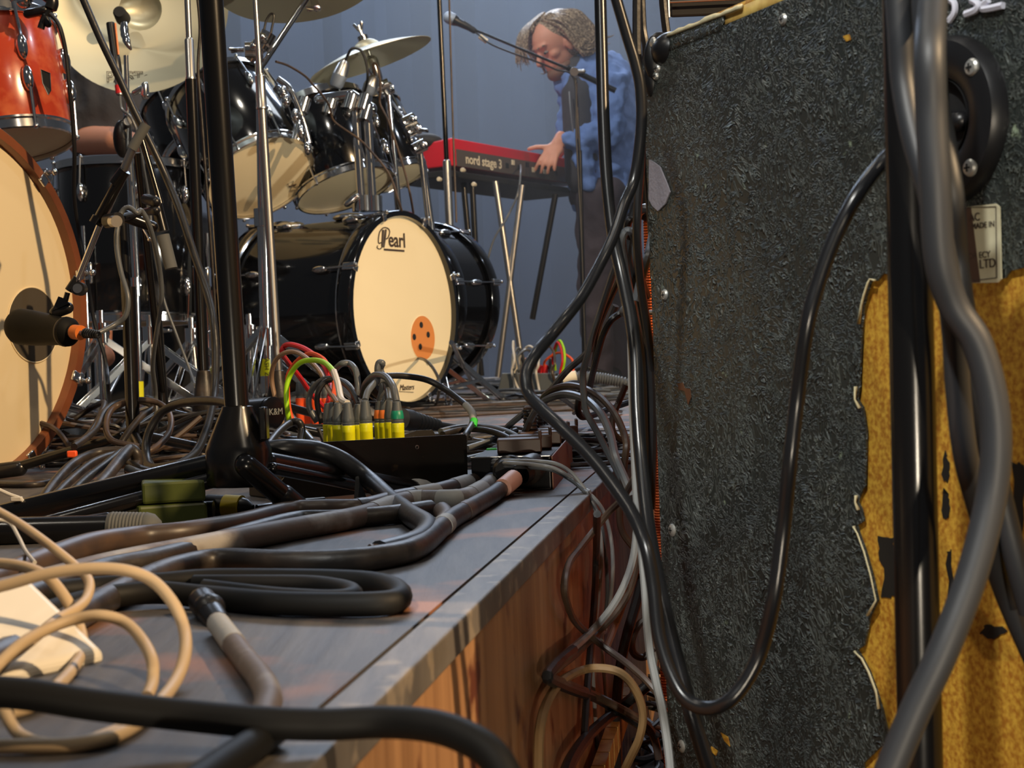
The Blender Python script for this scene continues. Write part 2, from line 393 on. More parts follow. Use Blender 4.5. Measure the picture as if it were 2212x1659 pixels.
# ================================================================ AMP CABINET at the right
th = math.atan(1381/FPX); DA = Vector((-math.sin(th), math.cos(th), 0)); NA = Vector((-math.cos(th), -math.sin(th), 0))
AO = P(2050, 263, 1.0); AO = Vector((AO.x, AO.y, 0))
def FA(x, y, off=0): return onplane(x, y, AO, NA)+NA*off
amp = thing('amplifier_cabinet', 'big battered black vinyl cabinet with round side handle, lower corner torn to yellow board', 'amplifier', AO+Z*-.5)
lo = -.5
tl = FA(1421, 1000); nr = AO - DA*.30; far = Vector((tl.x, tl.y, 0))
topz = FA(1412, 118).z
def cabpt(p, z, off): return Vector((p.x, p.y, z))+NA*off
b = MB(); Wd = .56
b.hexa([cabpt(far, lo+.01, -Wd), cabpt(nr, lo+.01, -Wd), cabpt(nr, lo+.01, -.004), cabpt(far, lo+.01, -.004)], [cabpt(far, topz+.016, -Wd), cabpt(nr, topz+.016, -Wd), cabpt(nr, topz+.016, -.004), cabpt(far, topz+.016, -.004)])
b.build('body', 'ply', amp, smooth=False, bevel=.004)
# vinyl side skin with its ragged torn outline
tear = [(1862, 1700), (1866, 1648), (1905, 1610), (1919, 1590), (1905, 1530), (1893, 1490), (1878, 1450), (1862, 1420), (1852, 1404), (1866, 1395), (1880, 1330), (1896, 1296), (1884, 1240), (1870, 1190), (1855, 1150), (1851, 1135), (1866, 1125), (1861, 1100), (1853, 1085), (1857, 1070), (1868, 1050), (1869, 1000), (1871, 930), (1864, 880), (1852, 862), (1856, 835), (1859, 760), (1862, 700), (1866, 660), (1871, 640), (1880, 612), (1884, 604), (1895, 607), (1908, 590), (1930, 596), (1990, 590), (2030, 604), (2090, 598), (2130, 612), (2172, 600), (2182, 585), (2240, 572), (2300, 560)]
poly = [cabpt(far, lo+.02, 0), cabpt(far, topz, 0)]
A0, A1 = FA(1412, 122), FA(1724, 2)
topn = cabpt(nr, topz, 0)
poly += [topn]
rp = FA(2300, 560); poly += [Vector((nr.x, nr.y, rp.z))]
rng = random.Random(3)
tp = []
for i in range(len(tear)-1, -1, -1): tp.append(FA(*tear[i]))
poly += tp
q = FA(1862, 1700); poly += [Vector((q.x, q.y, lo+.02))]
b = MB(); b.prism(poly, NA, .0016); b.v = [p-NA*.0016 for p in b.v]
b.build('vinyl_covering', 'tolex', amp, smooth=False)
# curled pale fabric backing along the tear
for seg, w_ in ((tear[10:16], 5), (tear[4:9], 7), (tear[27:33], 3), (tear[17:20], 3), (tear[23:26], 3)):
    b = MB(); pts = [FA(x, y, .0012) for x, y in seg]; outer = [FA(x+w_*(1.5 if 0 < i < len(seg)-1 else .4), y, .004) for i, (x, y) in enumerate(seg)]
    n_ = len(pts); b.add(pts+outer, [(i, i+1, n_+i+1, n_+i) for i in range(n_-1)])
    o = b.build('torn_edge', 'torn_fabric', amp, fix=False); so = o.modifiers.new('s', 'SOLIDIFY'); so.thickness = .0012
# top bevel strip: vinyl folded over at the far end, bare board further on
def band(x0, x1, f0, f1, m, nm, th_=.002, j=0):
    b = MB(); n_ = 14; bot = []; top = []
    for i in range(n_+1):
        t = i/n_; x = x0+(x1-x0)*t; yb = 125-.4*(x-1412)-2; yt = 72-.385*(x-1435)
        bot.append(FA(x, yb+(f0*(yt-yb)), .0006 if m != 'plyedge' else -.003)); jj = rng.uniform(-j, j)
        top.append(FA(x, yb+(f1*(yt-yb))+jj, -.0012 if m != 'plyedge' else -.0034))
    b.add(bot+top, [(i, i+1, n_+i+2, n_+i+1) for i in range(n_)]); o = b.build(nm, m, amp, fix=False)
    so = o.modifiers.new('s', 'SOLIDIFY'); so.thickness = th_; return o
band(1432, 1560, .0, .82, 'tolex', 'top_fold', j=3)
band(1540, 1980, .02, 1.0, 'plyedge', 'bare_edge', j=2)
band(1440, 1600, .8, 1.02, 'torn_fabric', 'torn_edge', j=3)
# corner protector
b = MB()
R_ = Matrix((-DA, NA, Z)).transposed()
b.ell(FA(1428, 108, -.012), (.020, .020, .017), R_); b.ell(FA(1408, 128, -.010), (.010, .018, .026), R_); b.ell(FA(1404, 170, -.006), (.009, .012, .020), R_)
cp = b.build('corner_protector', 'black', amp)
for (x, y) in ((1420, 92), (1394, 172)):
    b = MB(); b.lathe(FA(x, y, .004), NA, [(0, .003), (.004, .002), (.005, 0)], 14); b.build('rivet', 'screw', cp)
# screws
for i, (x, y, r) in enumerate(((1693, 42, .0048), (1421, 148, .0046), (1418, 164, .004), (1437, 637, .0052), (1453, 1145, .0058), (1473, 1612, .0058))):
    b = MB(); c = FA(x, y, .0); b.lathe(c, NA, [(r*1.02, -.001), (r*1.02, .0006), (r*.75, .0022), (r*.3, .0026), (0, .0026)], 20)
    sc = b.build('screw', 'screw', amp)
    b = MB(); b.box(c+NA*.0026, (r*.9, r*.2, .0006), R_ @ Matrix(((1, 0, 0), (0, 0, 1), (0, 1, 0)))); b.box(c+NA*.0026, (r*.2, r*.9, .0006), R_ @ Matrix(((1, 0, 0), (0, 0, 1), (0, 1, 0)))); b.build('cross_slot', 'blackmatte', sc)
# handle: dished round cup with inner bar
hc = FA(2050, 263); Rh = (FA(2050, 78)-FA(2050, 449)).length/2
b = MB(); b.lathe(hc, NA, [(Rh, 0), (Rh*.985, .006), (Rh*.93, .0105), (Rh*.80, .0125), (Rh*.60, .0115), (Rh*.50, .008), (Rh*.485, -.003)], 56)
hd = b.build('handle_cup', 'black', amp, label='round black recessed side handle')
b = MB(); b.lathe(hc, NA, [(Rh*.485, .009), (Rh*.47, .0022), (0, .0021)], 40); b.build('recess', 'blackmatte', hd)
b = MB(); b.cap(FA(2030, 262, .004), FA(2085, 262, .004), .007); b.build('grip_bar', 'black', hd)
for (x, y) in ((2131, 147), (2127, 363)):
    b = MB(); r = .0058; c = FA(x, y, .012); b.lathe(c, NA, [(r, -.001), (r, .0006), (r*.8, .002), (0, .0028)], 20); sc = b.build('screw', 'screw', hd)
    b = MB(); b.box(c+NA*.0028, (r*.9, .0012, .0006), R_ @ Matrix(((1, 0, 0), (0, 0, 1), (0, 1, 0)))); b.box(c+NA*.0028, (.0012, r*.9, .0006), R_ @ Matrix(((1, 0, 0), (0, 0, 1), (0, 1, 0)))); b.build('cross_slot', 'blackmatte', sc)
b = MB(); b.prism([FA(2058, 350, .0135), FA(2086, 340, .0135), FA(2082, 347, .0135), FA(2064, 362, .0135)], NA, .0005); b.build('worn_patch', 'paper', hd, smooth=False)
# label plate
pl = [(2050, 452), (2158, 440), (2164, 446), (2168, 600), (2160, 610), (2104, 611), (2060, 560)]
b = MB(); b.prism([FA(x, y, .001) for x, y in [(2050, 452), (2156, 440), (2164, 447), (2168, 602), (2160, 610), (2060, 613)]], NA, .0012)
plate = b.build('maker_plate', 'paper', amp, smooth=False, label='cream worn maker plate with dark lettering')
rt = -DA
for s_, x, y, sz in (('AC', 2112, 470, .0075), ('MADE IN', 2130, 487, .0055), ('OR ECY', 2122, 552, .0060), ('LTD', 2140, 570, .0085)):
    text(s_, sz, FA(x, y, .0026), rt, Z, 'print_dark', plate, th=.0003)
b = MB()
for a, c in (((2085, 449), (2158, 446)), ((2158, 446), (2160, 600)), ((2160, 600), (2110, 606))):
    b.tube([FA(*a, .0026), FA(*c, .0026)], .0003, 6)
b.build('border_line', 'print_dark', plate)
b = MB(); b.prism([FA(2082, 450, .0024), FA(2104, 448, .0024), FA(2124, 610, .0024), (FA(2106, 611, .0024))], NA, .0003); b.build('brown_band', 'brown_plastic', plate, smooth=False)  # slanting brown band running down the plate
# painted writing and scuffs
def stroke(pts, r, m, nm, par, off=.0018):
    b = MB(); b.tube(smoothpath([FA(x, y, off) for x, y in pts], 6), r, 6); return b.build(nm, m, par, fix=False)
stroke([(2056, 0), (2066, 8), (2066, 28), (2054, 46)], .0022, 'paint_white', 'painted_letter', amp)
stroke([(2103, 0), (2118, 10), (2112, 22), (2090, 31)], .0024, 'paint_white', 'painted_letter', amp)
stroke([(2140, 0), (2128, 12), (2132, 20), (2172, 12)], .0024, 'paint_white', 'painted_letter', amp)
b = MB(); pp = [(1405, 345), (1418, 352), (1428, 360), (1444, 398), (1450, 415), (1440, 440), (1424, 456), (1412, 445), (1404, 430)]
b.prism([FA(x, y, .0004) for x, y in pp], NA, .0012); b.build('grey_paint_patch', mat('pale_paint_patch', lin(140, 136, 146), .5, bump=(300, .8, .001)), amp, smooth=False)
for pp in ([(1465, 828), (1476, 826), (1480, 838), (1492, 840), (1494, 858), (1488, 874), (1484, 858), (1480, 844), (1468, 842)],):
    b = MB(); b.prism([FA(x, y, .0003) for x, y in pp], NA, .0006); b.build('worn_patch', mat('rust_mark', lin(92, 56, 32), .7), amp, smooth=False)
for pp in ([(1558, 1582), (1574, 1592), (1578, 1612), (1566, 1600)], [(1538, 1612), (1552, 1622), (1548, 1632), (1536, 1622)], [(1822, 78), (1836, 74), (1840, 86), (1830, 90)]):
    b = MB(); b.prism([FA(x, y, .0003) for x, y in pp], NA, .0006); b.build('worn_patch', 'ply', amp, smooth=False)
# black smears of glue left on the bare board
for pp in ([(1890, 1160), (1920, 1160), (1930, 1210), (1928, 1290), (1900, 1290), (1896, 1210)], [(2030, 975), (2042, 1000), (2040, 1040), (2030, 1040)], [(2028, 1060), (2044, 1080), (2042, 1120), (2030, 1120)], [(2180, 1000), (2206, 1003), (2200, 1160), (2172, 1160)], [(2035, 1190), (2048, 1190), (2056, 1300), (2040, 1320)], [(2118, 1350), (2165, 1360), (2140, 1385), (2112, 1372)]):
    pj = []
    for i, (x, y) in enumerate(pp):
        x2, y2 = pp[(i+1) % len(pp)]
        for k_ in range(4): t = k_/4; pj.append((x+(x2-x)*t+rng.uniform(-5, 5), y+(y2-y)*t+rng.uniform(-5, 5)))
    b = MB(); b.prism([FA(x, y, -.0036) for x, y in pj], NA, .0005); b.build('glue_smear', 'smear', amp, smooth=False)
# ================================================================ ORANGE CABINET behind
OD = 1.86
o1 = P(1386, 440, OD); o2 = P(1426, 1290, OD)
ob = thing('speaker_cabinet', 'orange basket-weave speaker cabinet sliver behind the black cabinet', 'speaker', (o2.x, o2.y, -.5))
dO = Vector((.97, -.24, 0)).normalized(); dB = Vector((.24, .97, 0)).normalized(); oo = Vector((o1.x, o1.y, 0))
hz = P(1386, 405, OD).z
b = MB(); b.hexa([oo+Z*-.49, oo+dO*.5+Z*-.49, oo+dO*.5+dB*.3+Z*-.49, oo+dB*.3+Z*-.49], [oo+Z*hz, oo+dO*.5+Z*hz, oo+dO*.5+dB*.3+Z*hz, oo+dB*.3+Z*hz])
b.build('body', 'weave', ob, smooth=False, bevel=.006)
b = MB(); b.cap(oo+dO*.005+Z*(hz+.002), oo+dO*.005+Z*(hz-.03), .012); b.build('corner_protector', 'black', ob)
b = MB(); b.box(oo+dO*.02-dB*.006+Z*-.02, (.02, .012, .06), Matrix((dO, dB, Z)).transposed()); b.build('corner_protector', 'black', ob, bevel=.002)
# dark flight case above the cabinet, behind its corner
fc = thing('equipment_case', 'dark case with metal edge peeping over the black cabinet', 'case', P(1500, 20, 2.3))
b = MB(); b.hexa([P(1447, 38, 2.3), P(1640, 30, 2.3), P(1640, 28, 2.8), P(1460, 34, 2.8)], [P(1444, -60, 2.3), P(1640, -70, 2.3), P(1640, -60, 2.8), P(1460, -60, 2.8)]); b.build('body', 'blackmatte', fc, smooth=False, bevel=.004)
b = MB(); b.tube([P(1447, 5, 2.29), P(1640, -4, 2.29)], .002, 8); b.tube([P(1444, 38, 2.29), P(1441, -60, 2.29)], .003, 8); b.build('metal_edge', 'steel', fc)
# ================================================================ BLACK POLE and thick cables at the right, close to the camera
DP = .86
st = thing('pole_stand', 'black blurry steel pole with thick cables wound down it, nearest on the right', 'stand', (P(1925, 829, DP).x, P(1925, 829, DP).y, -.5))
b = MB(); b.cyl(P(1952, -60, DP), P(1990, 1720, DP), .0128, n=20)
b.build('pole', 'pole', st)
b = MB(); a0 = P(1990, 1720, DP); foot = Vector((a0.x, a0.y, -.5)); b.cyl(a0, foot, .0128, n=20); b.build('lower_tube', 'pole', st)
for k_ in range(3):
    a = 2*PI*k_/3+.4; b = MB(); b.cap(foot+Z*.06, foot+Vector((math.cos(a)*.22, math.sin(a)*.22, .012)), .010); b.build('leg', 'pole', st)
b = MB(); b.cyl(P(1988, -60, DP+.03), P(2026, 600, DP+.03), .0125, n=18); b.build('upright_bar', K['wood_hoop'] if 0 else 'pole', st)
cable('thick grey-sheened cable twisting down the pole, left strand of the pair', [(1938, -30, .80), (1945, 80, .80), (1952, 180, .80), (1975, 300, .79), (2010, 420, .78), (2040, 560, .78), (2060, 700, .79), (2070, 850, .80), (2085, 980, .81), (2110, 1080, .83), (2140, 1180, .86), (2180, 1300, .88), (2260, 1480, .9)], .0068, 'rubber_close', n=14)
cable('thick black cable looping from the pole top down to lower left corner', [(2018, -40, .80), (2012, 40, .77), (2009, 120, .75), (2012, 250, .75), (2020, 400, .75), (2030, 560, .755), (2060, 660, .76), (2110, 740, .76), (2142, 850, .76), (2152, 960, .76), (2140, 1080, .76), (2100, 1240, .755), (2040, 1400, .75), (1975, 1540, .75), (1900, 1720, .75)], .0080, 'rubber_close', n=14)
cable('black cable bent behind the pole pair, rising from the right edge', [(1996, -30, .83), (1998, 100, .83), (2030, 260, .83), (2056, 420, .82), (2066, 560, .84), (2085, 700, .84), (2105, 830, .85), (2180, 1150, .85), (2225, 1320, .86)], .0070, 'rubber_close', n=12)
# ================================================================ DRUM HARDWARE LIBRARY
def viewframe(x, y, D):
    v = ray(x, y).normalized(); e = (RC-v*RC.dot(v)).normalized(); u = (UC-v*UC.dot(v)-e*UC.dot(e)).normalized(); return v, e, u
def disc_normal(x, y, D, aspect, dirx, diry):
    """normal facing the camera of a disc seen with the given aspect; (dirx,diry) image direction (y down) it leans to"""
    v, e, u = viewframe(x, y, D); L = math.hypot(dirx, diry); s = math.sqrt(1-aspect*aspect)
    return (-v*aspect+(e*dirx/L-u*diry/L)*s).normalized()
def lug(par, p, ax, out, L=.05, m='chrome'):
    b = MB(); side = ax.cross(out).normalized(); R_ = Matrix((side, out, ax)).transposed()
    b.ell(p+out*.006, (.011, .014, L/2), R_, 14, 8); return b.build('lug', m, par)
def drum(nm, label, cat, c, n, R, L, shell, head='head', nl=8, hoop='metal', hoopm='chrome', a0=.2, rods=True, badge=False, headrear='head'):
    """c: centre of the visible head, n: its outward normal; the shell runs back along -n"""
    base = c-n*L/2; t = thing(nm, label, cat, (base.x, base.y, min(c.z, (c-n*L).z)-R*.9 if abs(n.z) < .5 else min(c.z, (c-n*L).z)))
    u, v = perp(n)
    b = MB(); b.lathe(c, n, [(R*.985, 0), (R, -.004), (R, -L+.004), (R*.985, -L)], 64); sh = b.build('shell', shell, t)
    hw = .038 if hoop == 'wood' else .02
    for side, nn, cc in ((1, n, c), (-1, -n, c-n*L)):
        b = MB(); b.lathe(cc, nn, [(R*1.0, .001), (R*.97, .003), (0, .004)], 64)
        hd_ = b.build('drum_head', head if side == 1 else headrear, t)
        if side == 1: HEAD = hd_
        b = MB()
        if hoop == 'wood':
            b.lathe(cc, nn, [(R*.985, .0), (R*.985, .012), (R*.99, .018), (R*1.045, .018), (R*1.055, .014), (R*1.055, -.026), (R*1.045, -.03), (R*1.005, -.03)], 72)
        else:
            b.lathe(cc, nn, [(R*.99, .003), (R*.985, .012), (R*1.0, .0145), (R*1.02, .012), (R*1.02, -.004), (R*1.05, -.007), (R*1.05, -.011), (R*1.005, -.011)], 64)
        b.build('hoop', hoopm, t)
    for k in range(nl):
        a = a0+2*PI*k/nl; out = u*math.cos(a)+v*math.sin(a)
        for side, nn, cc in ((1, n, c), (-1, -n, c-n*L)):
            far_ = .07 if hoop == 'wood' else .055
            lp = cc+out*R*1.0-nn*(far_+.03)
            if hoop == 'wood' and side == 1 or hoop == 'wood':
                b = MB(); q = cc+out*R*1.06
                b.box(q+nn*.003-out*.003, (.022, .012, .04), Matrix((n.cross(out), out, n)).transposed()); b.box(q+nn*.018-out*.012, (.018, .022, .006), Matrix((n.cross(out), out, n)).transposed())
                b.build('claw', 'chrome', t, bevel=.002)
            lug(t, lp, n, out, .055)
            b = MB(); b.cyl(lp+out*.012+nn*.02, cc+out*R*(1.075 if hoop == 'wood' else 1.035)+nn*(.03 if hoop == 'wood' else .012), .0032, n=8)
            b.ell(cc+out*R*(1.075 if hoop == 'wood' else 1.035)+nn*(.03 if hoop == 'wood' else .013), (.006, .006, .006), None, 10, 6)
            b.build('tension_rod', 'chrome', t)
    return t, HEAD, u, v
def tripod(par, foot, zt, r=.3, m='chrome', a0=.3, hub=.22, rr=.0075, double=True):
    """double-braced stand legs with rubber feet around the point foot on the floor"""
    for k in range(3):
        a = a0+2*PI*k/3; d = Vector((math.cos(a), math.sin(a), 0)); b = MB()
        s_ = d.cross(Z)*.008
        for q in ((s_, -s_) if double else (Vector(),)):
            b.box((foot+Z*hub+foot+d*r+Z*.015)/2+q, ((foot+d*r-foot-Z*(hub-.015)).length, .003, .016), Matrix(((d*r-Z*(hub-.015)).normalized(), d.cross(Z), (d*r-Z*(hub-.015)).normalized().cross(d.cross(Z)))).transposed())
            b.box((foot+Z*.06+foot+d*r*.62+Z*(hub*.40))/2+q, (r*.64, .003, .010), Matrix(((d*r*.62+Z*(hub*.40-.06)).normalized(), d.cross(Z), (d*r*.62+Z*(hub*.40-.06)).normalized().cross(d.cross(Z)))).transposed())
        lg = b.build('leg', m, par, bevel=.001)
        b = MB(); b.cap(foot+d*(r-.012)+Z*.02, foot+d*(r+.014)+Z*.012, .012); b.build('rubber_foot', 'rubber2', lg)
def mic_legs(par, foot, r=.30, hub=.10, m='pole', a0=.3, rr=.008):
    for k in range(3):
        a = a0+2*PI*k/3; d = Vector((math.cos(a), math.sin(a), 0)); b = MB(); b.cap(foot+Z*hub+d*.02, foot+d*r+Z*.012, rr); lg = b.build('leg', m, par)
        b = MB(); b.cap(foot+d*(r-.03)+Z*.016, foot+d*(r+.01)+Z*.0125, .0125); b.build('rubber_foot', 'rubber2', lg)
def cymbal(label, c, n, R, dome=.035, bell=.22, nm='cymbal', group=None):
    """n: the axis on the bell (upper) side"""
    prof = []
    for i in range(26):
        r = R*i/25
        if r < R*bell: h = dome+.030*(math.sqrt(max(0, 1-(r/(R*bell))**2)))
        else: h = dome*(1-((r-R*bell)/(R*(1-bell)))**1.6)
        prof.append((r, h))
    b = MB(); b.lathe(c, n, prof+[(r, h-.0012) for r, h in prof[::-1]], 80); o = b.build(nm, 'cymbal', None); m = o.data.materials[0]
    t = thing(nm, label, 'cymbal', c, group); o.parent = t; o.matrix_parent_inverse = ROOTM[t.name]; o.name = 'bronze_plate'
    return t
def bump_rings():
    t = K['cymbal'].node_tree; b = t.nodes['Principled BSDF']; b.inputs['Anisotropic'].default_value = .7
bump_rings()
def wing(par, p, ax):
    b = MB(); ax = ax.normalized(); u, v = perp(ax); b.cyl(p-ax*.01, p+ax*.012, .006, n=10); b.cap(p+ax*.008+u*.004, p+ax*.022+u*.016, .005, .004, 8); b.cap(p+ax*.008-u*.004, p+ax*.022-u*.016, .005, .004, 8); return b.build('wing_nut', 'chrome', par)
def clampb(par, p, ax, r=.018, m='chrome', nm='clamp'):
    b = MB(); ax = ax.normalized(); b.cyl(p-ax*.022, p+ax*.022, r, n=18); u, v = perp(ax); b.cyl(p, p+u*.034, r*.5, n=12); b.ell(p+u*.04, (r*.55,)*3, None, 12, 8)
    return b.build(nm, m, par)
# ================================================================ LEFT KIT: brown-hooped bass drum facing the audience
c = P(-94, 652, 2.30); n1 = disc_normal(-94, 652, 2.3, .67, 1, .03); n1 = Vector((n1.x, n1.y, 0)).normalized()
R1 = .283
bd, hd1, u1, v1 = drum('bass_drum', 'huge cream-headed bass drum with brown wooden hoop at left edge', 'bass drum', c, n1, R1, .36, 'redwood', hoop='wood', hoopm='wood_hoop', nl=10, a0=.18)
def onh(x, y, off=.006): return onplane(x, y, c, n1)+n1*off
# T-handled rods round the hoop
for (x, y, ax_) in ((157, 430, 0), (203, 668, 0), (180, 875, 0), (95, 1030, 1)):
    q = onplane(x, y, c-n1*.06, n1); rad = (q-c); rad = (rad-n1*rad.dot(n1)).normalized(); q = c+rad*(R1*1.06+.024)-n1*.02
    b = MB(); tg = n1.cross(rad).normalized(); b.cap(q+tg*.010, q+tg*.036, .0055, .003, 10); b.cap(q-tg*.010, q-tg*.036, .0055, .003, 10); b.ell(q, (.008,)*3, None, 12, 8); b.cyl(q, q-rad*.024, .004, n=8); b.build('wing_handle', 'chrome', bd)
# port hole: dark inside seen through the opening
pc = onh(68, 702, .0045); e1 = n1.cross(Z).normalized()
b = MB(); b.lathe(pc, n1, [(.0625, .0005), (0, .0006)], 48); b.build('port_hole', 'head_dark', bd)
b = MB(); b.ring(pc, n1, .0625, .0013, 48, 6); b.build('port_rim', 'head', bd)
for s_ in (0, 1):
    q = c+n1*.0; 
# microphone in the port
mk = thing('microphone', 'fat black kick drum microphone poking into the cream bass drum port', 'microphone', P(120, 715, 2.2))
m0 = pc-n1*.05+e1*0; m1 = P(150, 716, 2.17)
ax = (m1-P(52, 705, 2.23)).normalized(); p0 = P(40, 705, 2.24)
b = MB(); L_ = (m1-p0).length
b.lathe(p0, ax, [(0, -.004), (.024, -.003), (.0275, .004), (.0275, .012), (.026, L_*.35), (.0205, L_*.84), (.0215, L_*.86), (.0215, L_*.97), (.016, L_*1.02), (.010, L_*1.04), (0, L_*1.04)], 28)
b.build('body', mat('kick_mic_black', lin(12, 12, 11), .6, spec=.15), mk)
b = MB(); b.lathe(p0, ax, [(.0216, L_*.90), (.0224, L_*.92), (.0216, L_*.94)], 28); b.build('end_ring', 'black', mk)
b = MB(); b.cyl(m1+ax*.0, m1+ax*.022, .010, n=16); b.build('connector', 'black', mk)
b = MB(); b.cyl(m1+ax*.010, m1+ax*.026, .0108, n=18); b.build('colour_ring', 'orange_plastic', mk, label='orange tape ring')
mend = m1+ax*.03
kc = [mend-ax*.01, mend+ax*.025, (250, 700, 2.16), (272, 680, 2.16), (276, 640, 2.16), (262, 590, 2.17), (253, 540, 2.18), (253, 500, 2.19), (262, 460, 2.2), (278, 448, 2.2), (296, 460, 2.2), (305, 455, 2.21), (320, 480, 2.22), (332, 520, 2.24), (346, 590, 2.28), (349, 650, 2.3), (338, 720, 2.34), (330, 790, 2.4), (336, 850, 2.46), (334, 930, 2.5), (300, 975), (240, 985)]
cable('grey microphone cable looping from kick microphone over its boom stand', kc, .0038, 'rubber_grey', n=10)
b = MB()
for i in range(7): b.ring(mend+ax*(.006+.0045*i), ax, .0062-.0003*i, .0016, 16, 6)
b.build('cable_boot', 'black', mk)
# its boom stand
bs = thing('microphone_stand', 'low black boom stand whose silver boom holds the kick microphone', 'stand', G(287, 950))
foot = P(287, 950, 2.55); foot.z = 0
b = MB(); b.cyl(P(264, 480, 2.3), P(280, 760, 2.3), .0078, n=16); b.cyl(P(278, 620, 2.3), P(288, 945, 2.3), .0108, n=16); b.build('pole', 'pole', bs)
b = MB(); b.cyl(P(282, 938, 2.3), P(289, 965, 2.3), .0112, n=16); b.build('tape_band', 'paper', bs, label='cream tape band at the foot of the pole')
mic_legs(bs, Vector((P(288, 955, 2.3).x, P(288, 955, 2.3).y, 0)), .22, .06, a0=.9)
b = MB(); b.cyl(P(316, 268, 2.16), P(285, 322, 2.16), .0075, n=16); b.build('counterweight_grip', 'hazardgrey', bs, label='grey ribbed grip sleeve')
b = MB(); b.cyl(P(288, 318, 2.16), P(224, 470, 2.18), .0062, n=16); b.build('boom', 'steel', bs)
b = MB(); b.cyl(P(270, 368, 2.16), P(248, 398, 2.165), .0088, n=16); b.build('boom_collar', 'pole', bs)
b = MB(); b.cyl(P(268, 372, 2.16), P(212, 476, 2.18), .0080, n=16); b.build('boom_sleeve', 'pole', bs)
b = MB(); b.cyl(P(222, 470, 2.18), P(165, 612, 2.2), .0048, n=14); b.build('boom_rod', 'chrome', bs)
b = MB(); b.cyl(P(214, 470, 2.18), P(206, 484, 2.18), .010, n=14); b.build('boom_collar', 'pole', bs)
b = MB(); b.cyl(P(232, 478, 2.17), P(256, 474, 2.15), .0105, n=18); b.cyl(P(225, 478, 2.18), P(300, 462, 2.25), .006, n=10); kn = b.build('clutch_knob', 'black', bs)
b = MB(); b.cyl(P(244, 478, 2.145), P(252, 478, 2.13), .0085, n=18); b.build('knob_cap', 'steel', kn)
b = MB(); b.cap(P(268, 466, 2.24), P(330, 490, 2.26), .0095, .0085); b.build('clutch_arm', 'pole', bs)
b = MB(); b.cyl(P(167, 600, 2.2), P(148, 628, 2.2), .0062, n=12); b.build('angle_joint', 'black', bs)
b = MB(); kp = P(170, 624, 2.18); b.cyl(kp+Vector((0, .012, 0)), kp+Vector((.002, -.012, 0)), .010, n=18); kn = b.build('clutch_knob', 'black', bs)
b = MB(); b.cyl(kp+Vector((.002, -.012, 0)), kp+Vector((.002, -.0135, 0)), .007, n=18); b.build('knob_cap', 'steel', kn)
b = MB(); b.cyl(P(146, 632, 2.2), P(138, 662, 2.2), .004, n=10); b.hexa([P(112, 672, 2.19), P(150, 655, 2.19), P(150, 655, 2.21), P(112, 672, 2.21)], [P(126, 640, 2.19), P(140, 645, 2.19), P(140, 645, 2.21), P(126, 640, 2.21)]); b.cap(P(120, 675, 2.2), P(146, 665, 2.2), .009, .009, 12); b.build('microphone_clip', 'rubber2', bs)
# neighbouring short boom stand (grey foam grip hanging down)
b2 = thing('microphone_stand', 'black boom stand with grey-gripped counterweight hanging beside floor tom', 'stand', G(350, 900))
fx = P(350, 880, 2.75); fx.z = 0
b = MB(); b.cyl(P(296, 330, 2.6), P(352, 860, 2.75), .0065, n=14); b.cyl(P(336, 660, 2.75), P(352, 880, 2.75), .0105, n=14); b.build('pole', 'pole', b2)
mic_legs(b2, fx, .25, .08, a0=.2)
b = MB(); b.cyl(P(306, 300, 2.5), P(347, 440, 2.5), .0055, n=12); b.cyl(P(333, 425, 2.5), P(352, 500, 2.5), .0105, n=14); b.build('boom', 'pole', b2)
b = MB(); b.cyl(P(352, 508, 2.5), P(370, 580, 2.5), .0108, n=16); b.build('counterweight_grip', 'hazardgrey', b2, label='grey foam grip')
b = MB(); b.cap(P(316, 430, 2.48), P(336, 436, 2.46), .009); b.cap(P(310, 458, 2.5), P(336, 455, 2.46), .006, .008); b.build('clutch_knob', 'black', b2)
b = MB(); b.cyl(P(308, 490, 2.48), P(322, 515, 2.46), .0025, n=8); b.ell(P(323, 517, 2.46), (.004,)*3, None, 8, 6); b.build('locking_lever', 'chrome', b2)
# ---------------------------------------------------------------- red tom
D = 3.0; tc = P(-22, 62, D); bc = P(22, 305, D)
nt = (bc-tc).normalized(); v_, e_, u_ = viewframe(22, 305, D); nt = (nt+(-v_)*.10).normalized()
rt_, hh, uu, vv = drum('rack_tom', 'glossy red-orange wooden tom with chrome lugs at top left', 'tom drum', bc, nt, .126, .235, 'redwood', nl=6, a0=.35)
for (x, y) in ():
    b = MB(); b.ell(P(x, y, D-.135), (.012, .014, .026)); b.build('lug_casing', 'chrome', rt_)
b = MB(); q = P(98, 190, D-.118); Rb = Matrix(((e_-v_*.5).normalized(), v_, u_)).transposed(); b.prism([P(88, 150, D-.122), P(108, 158, D-.117), P(110, 195, D-.115), P(104, 205, D-.117), P(92, 180, D-.12)], Vector((0, 1, 0)), .003); bg = b.build('maker_badge', 'black', rt_, smooth=False)
b = MB(); b.tube([P(88, 150, D-.123), P(108, 158, D-.118), P(110, 195, D-.116), P(104, 205, D-.118), P(92, 180, D-.121)], .0009, 6, closed=True); b.build('badge_border', 'steel', bg)
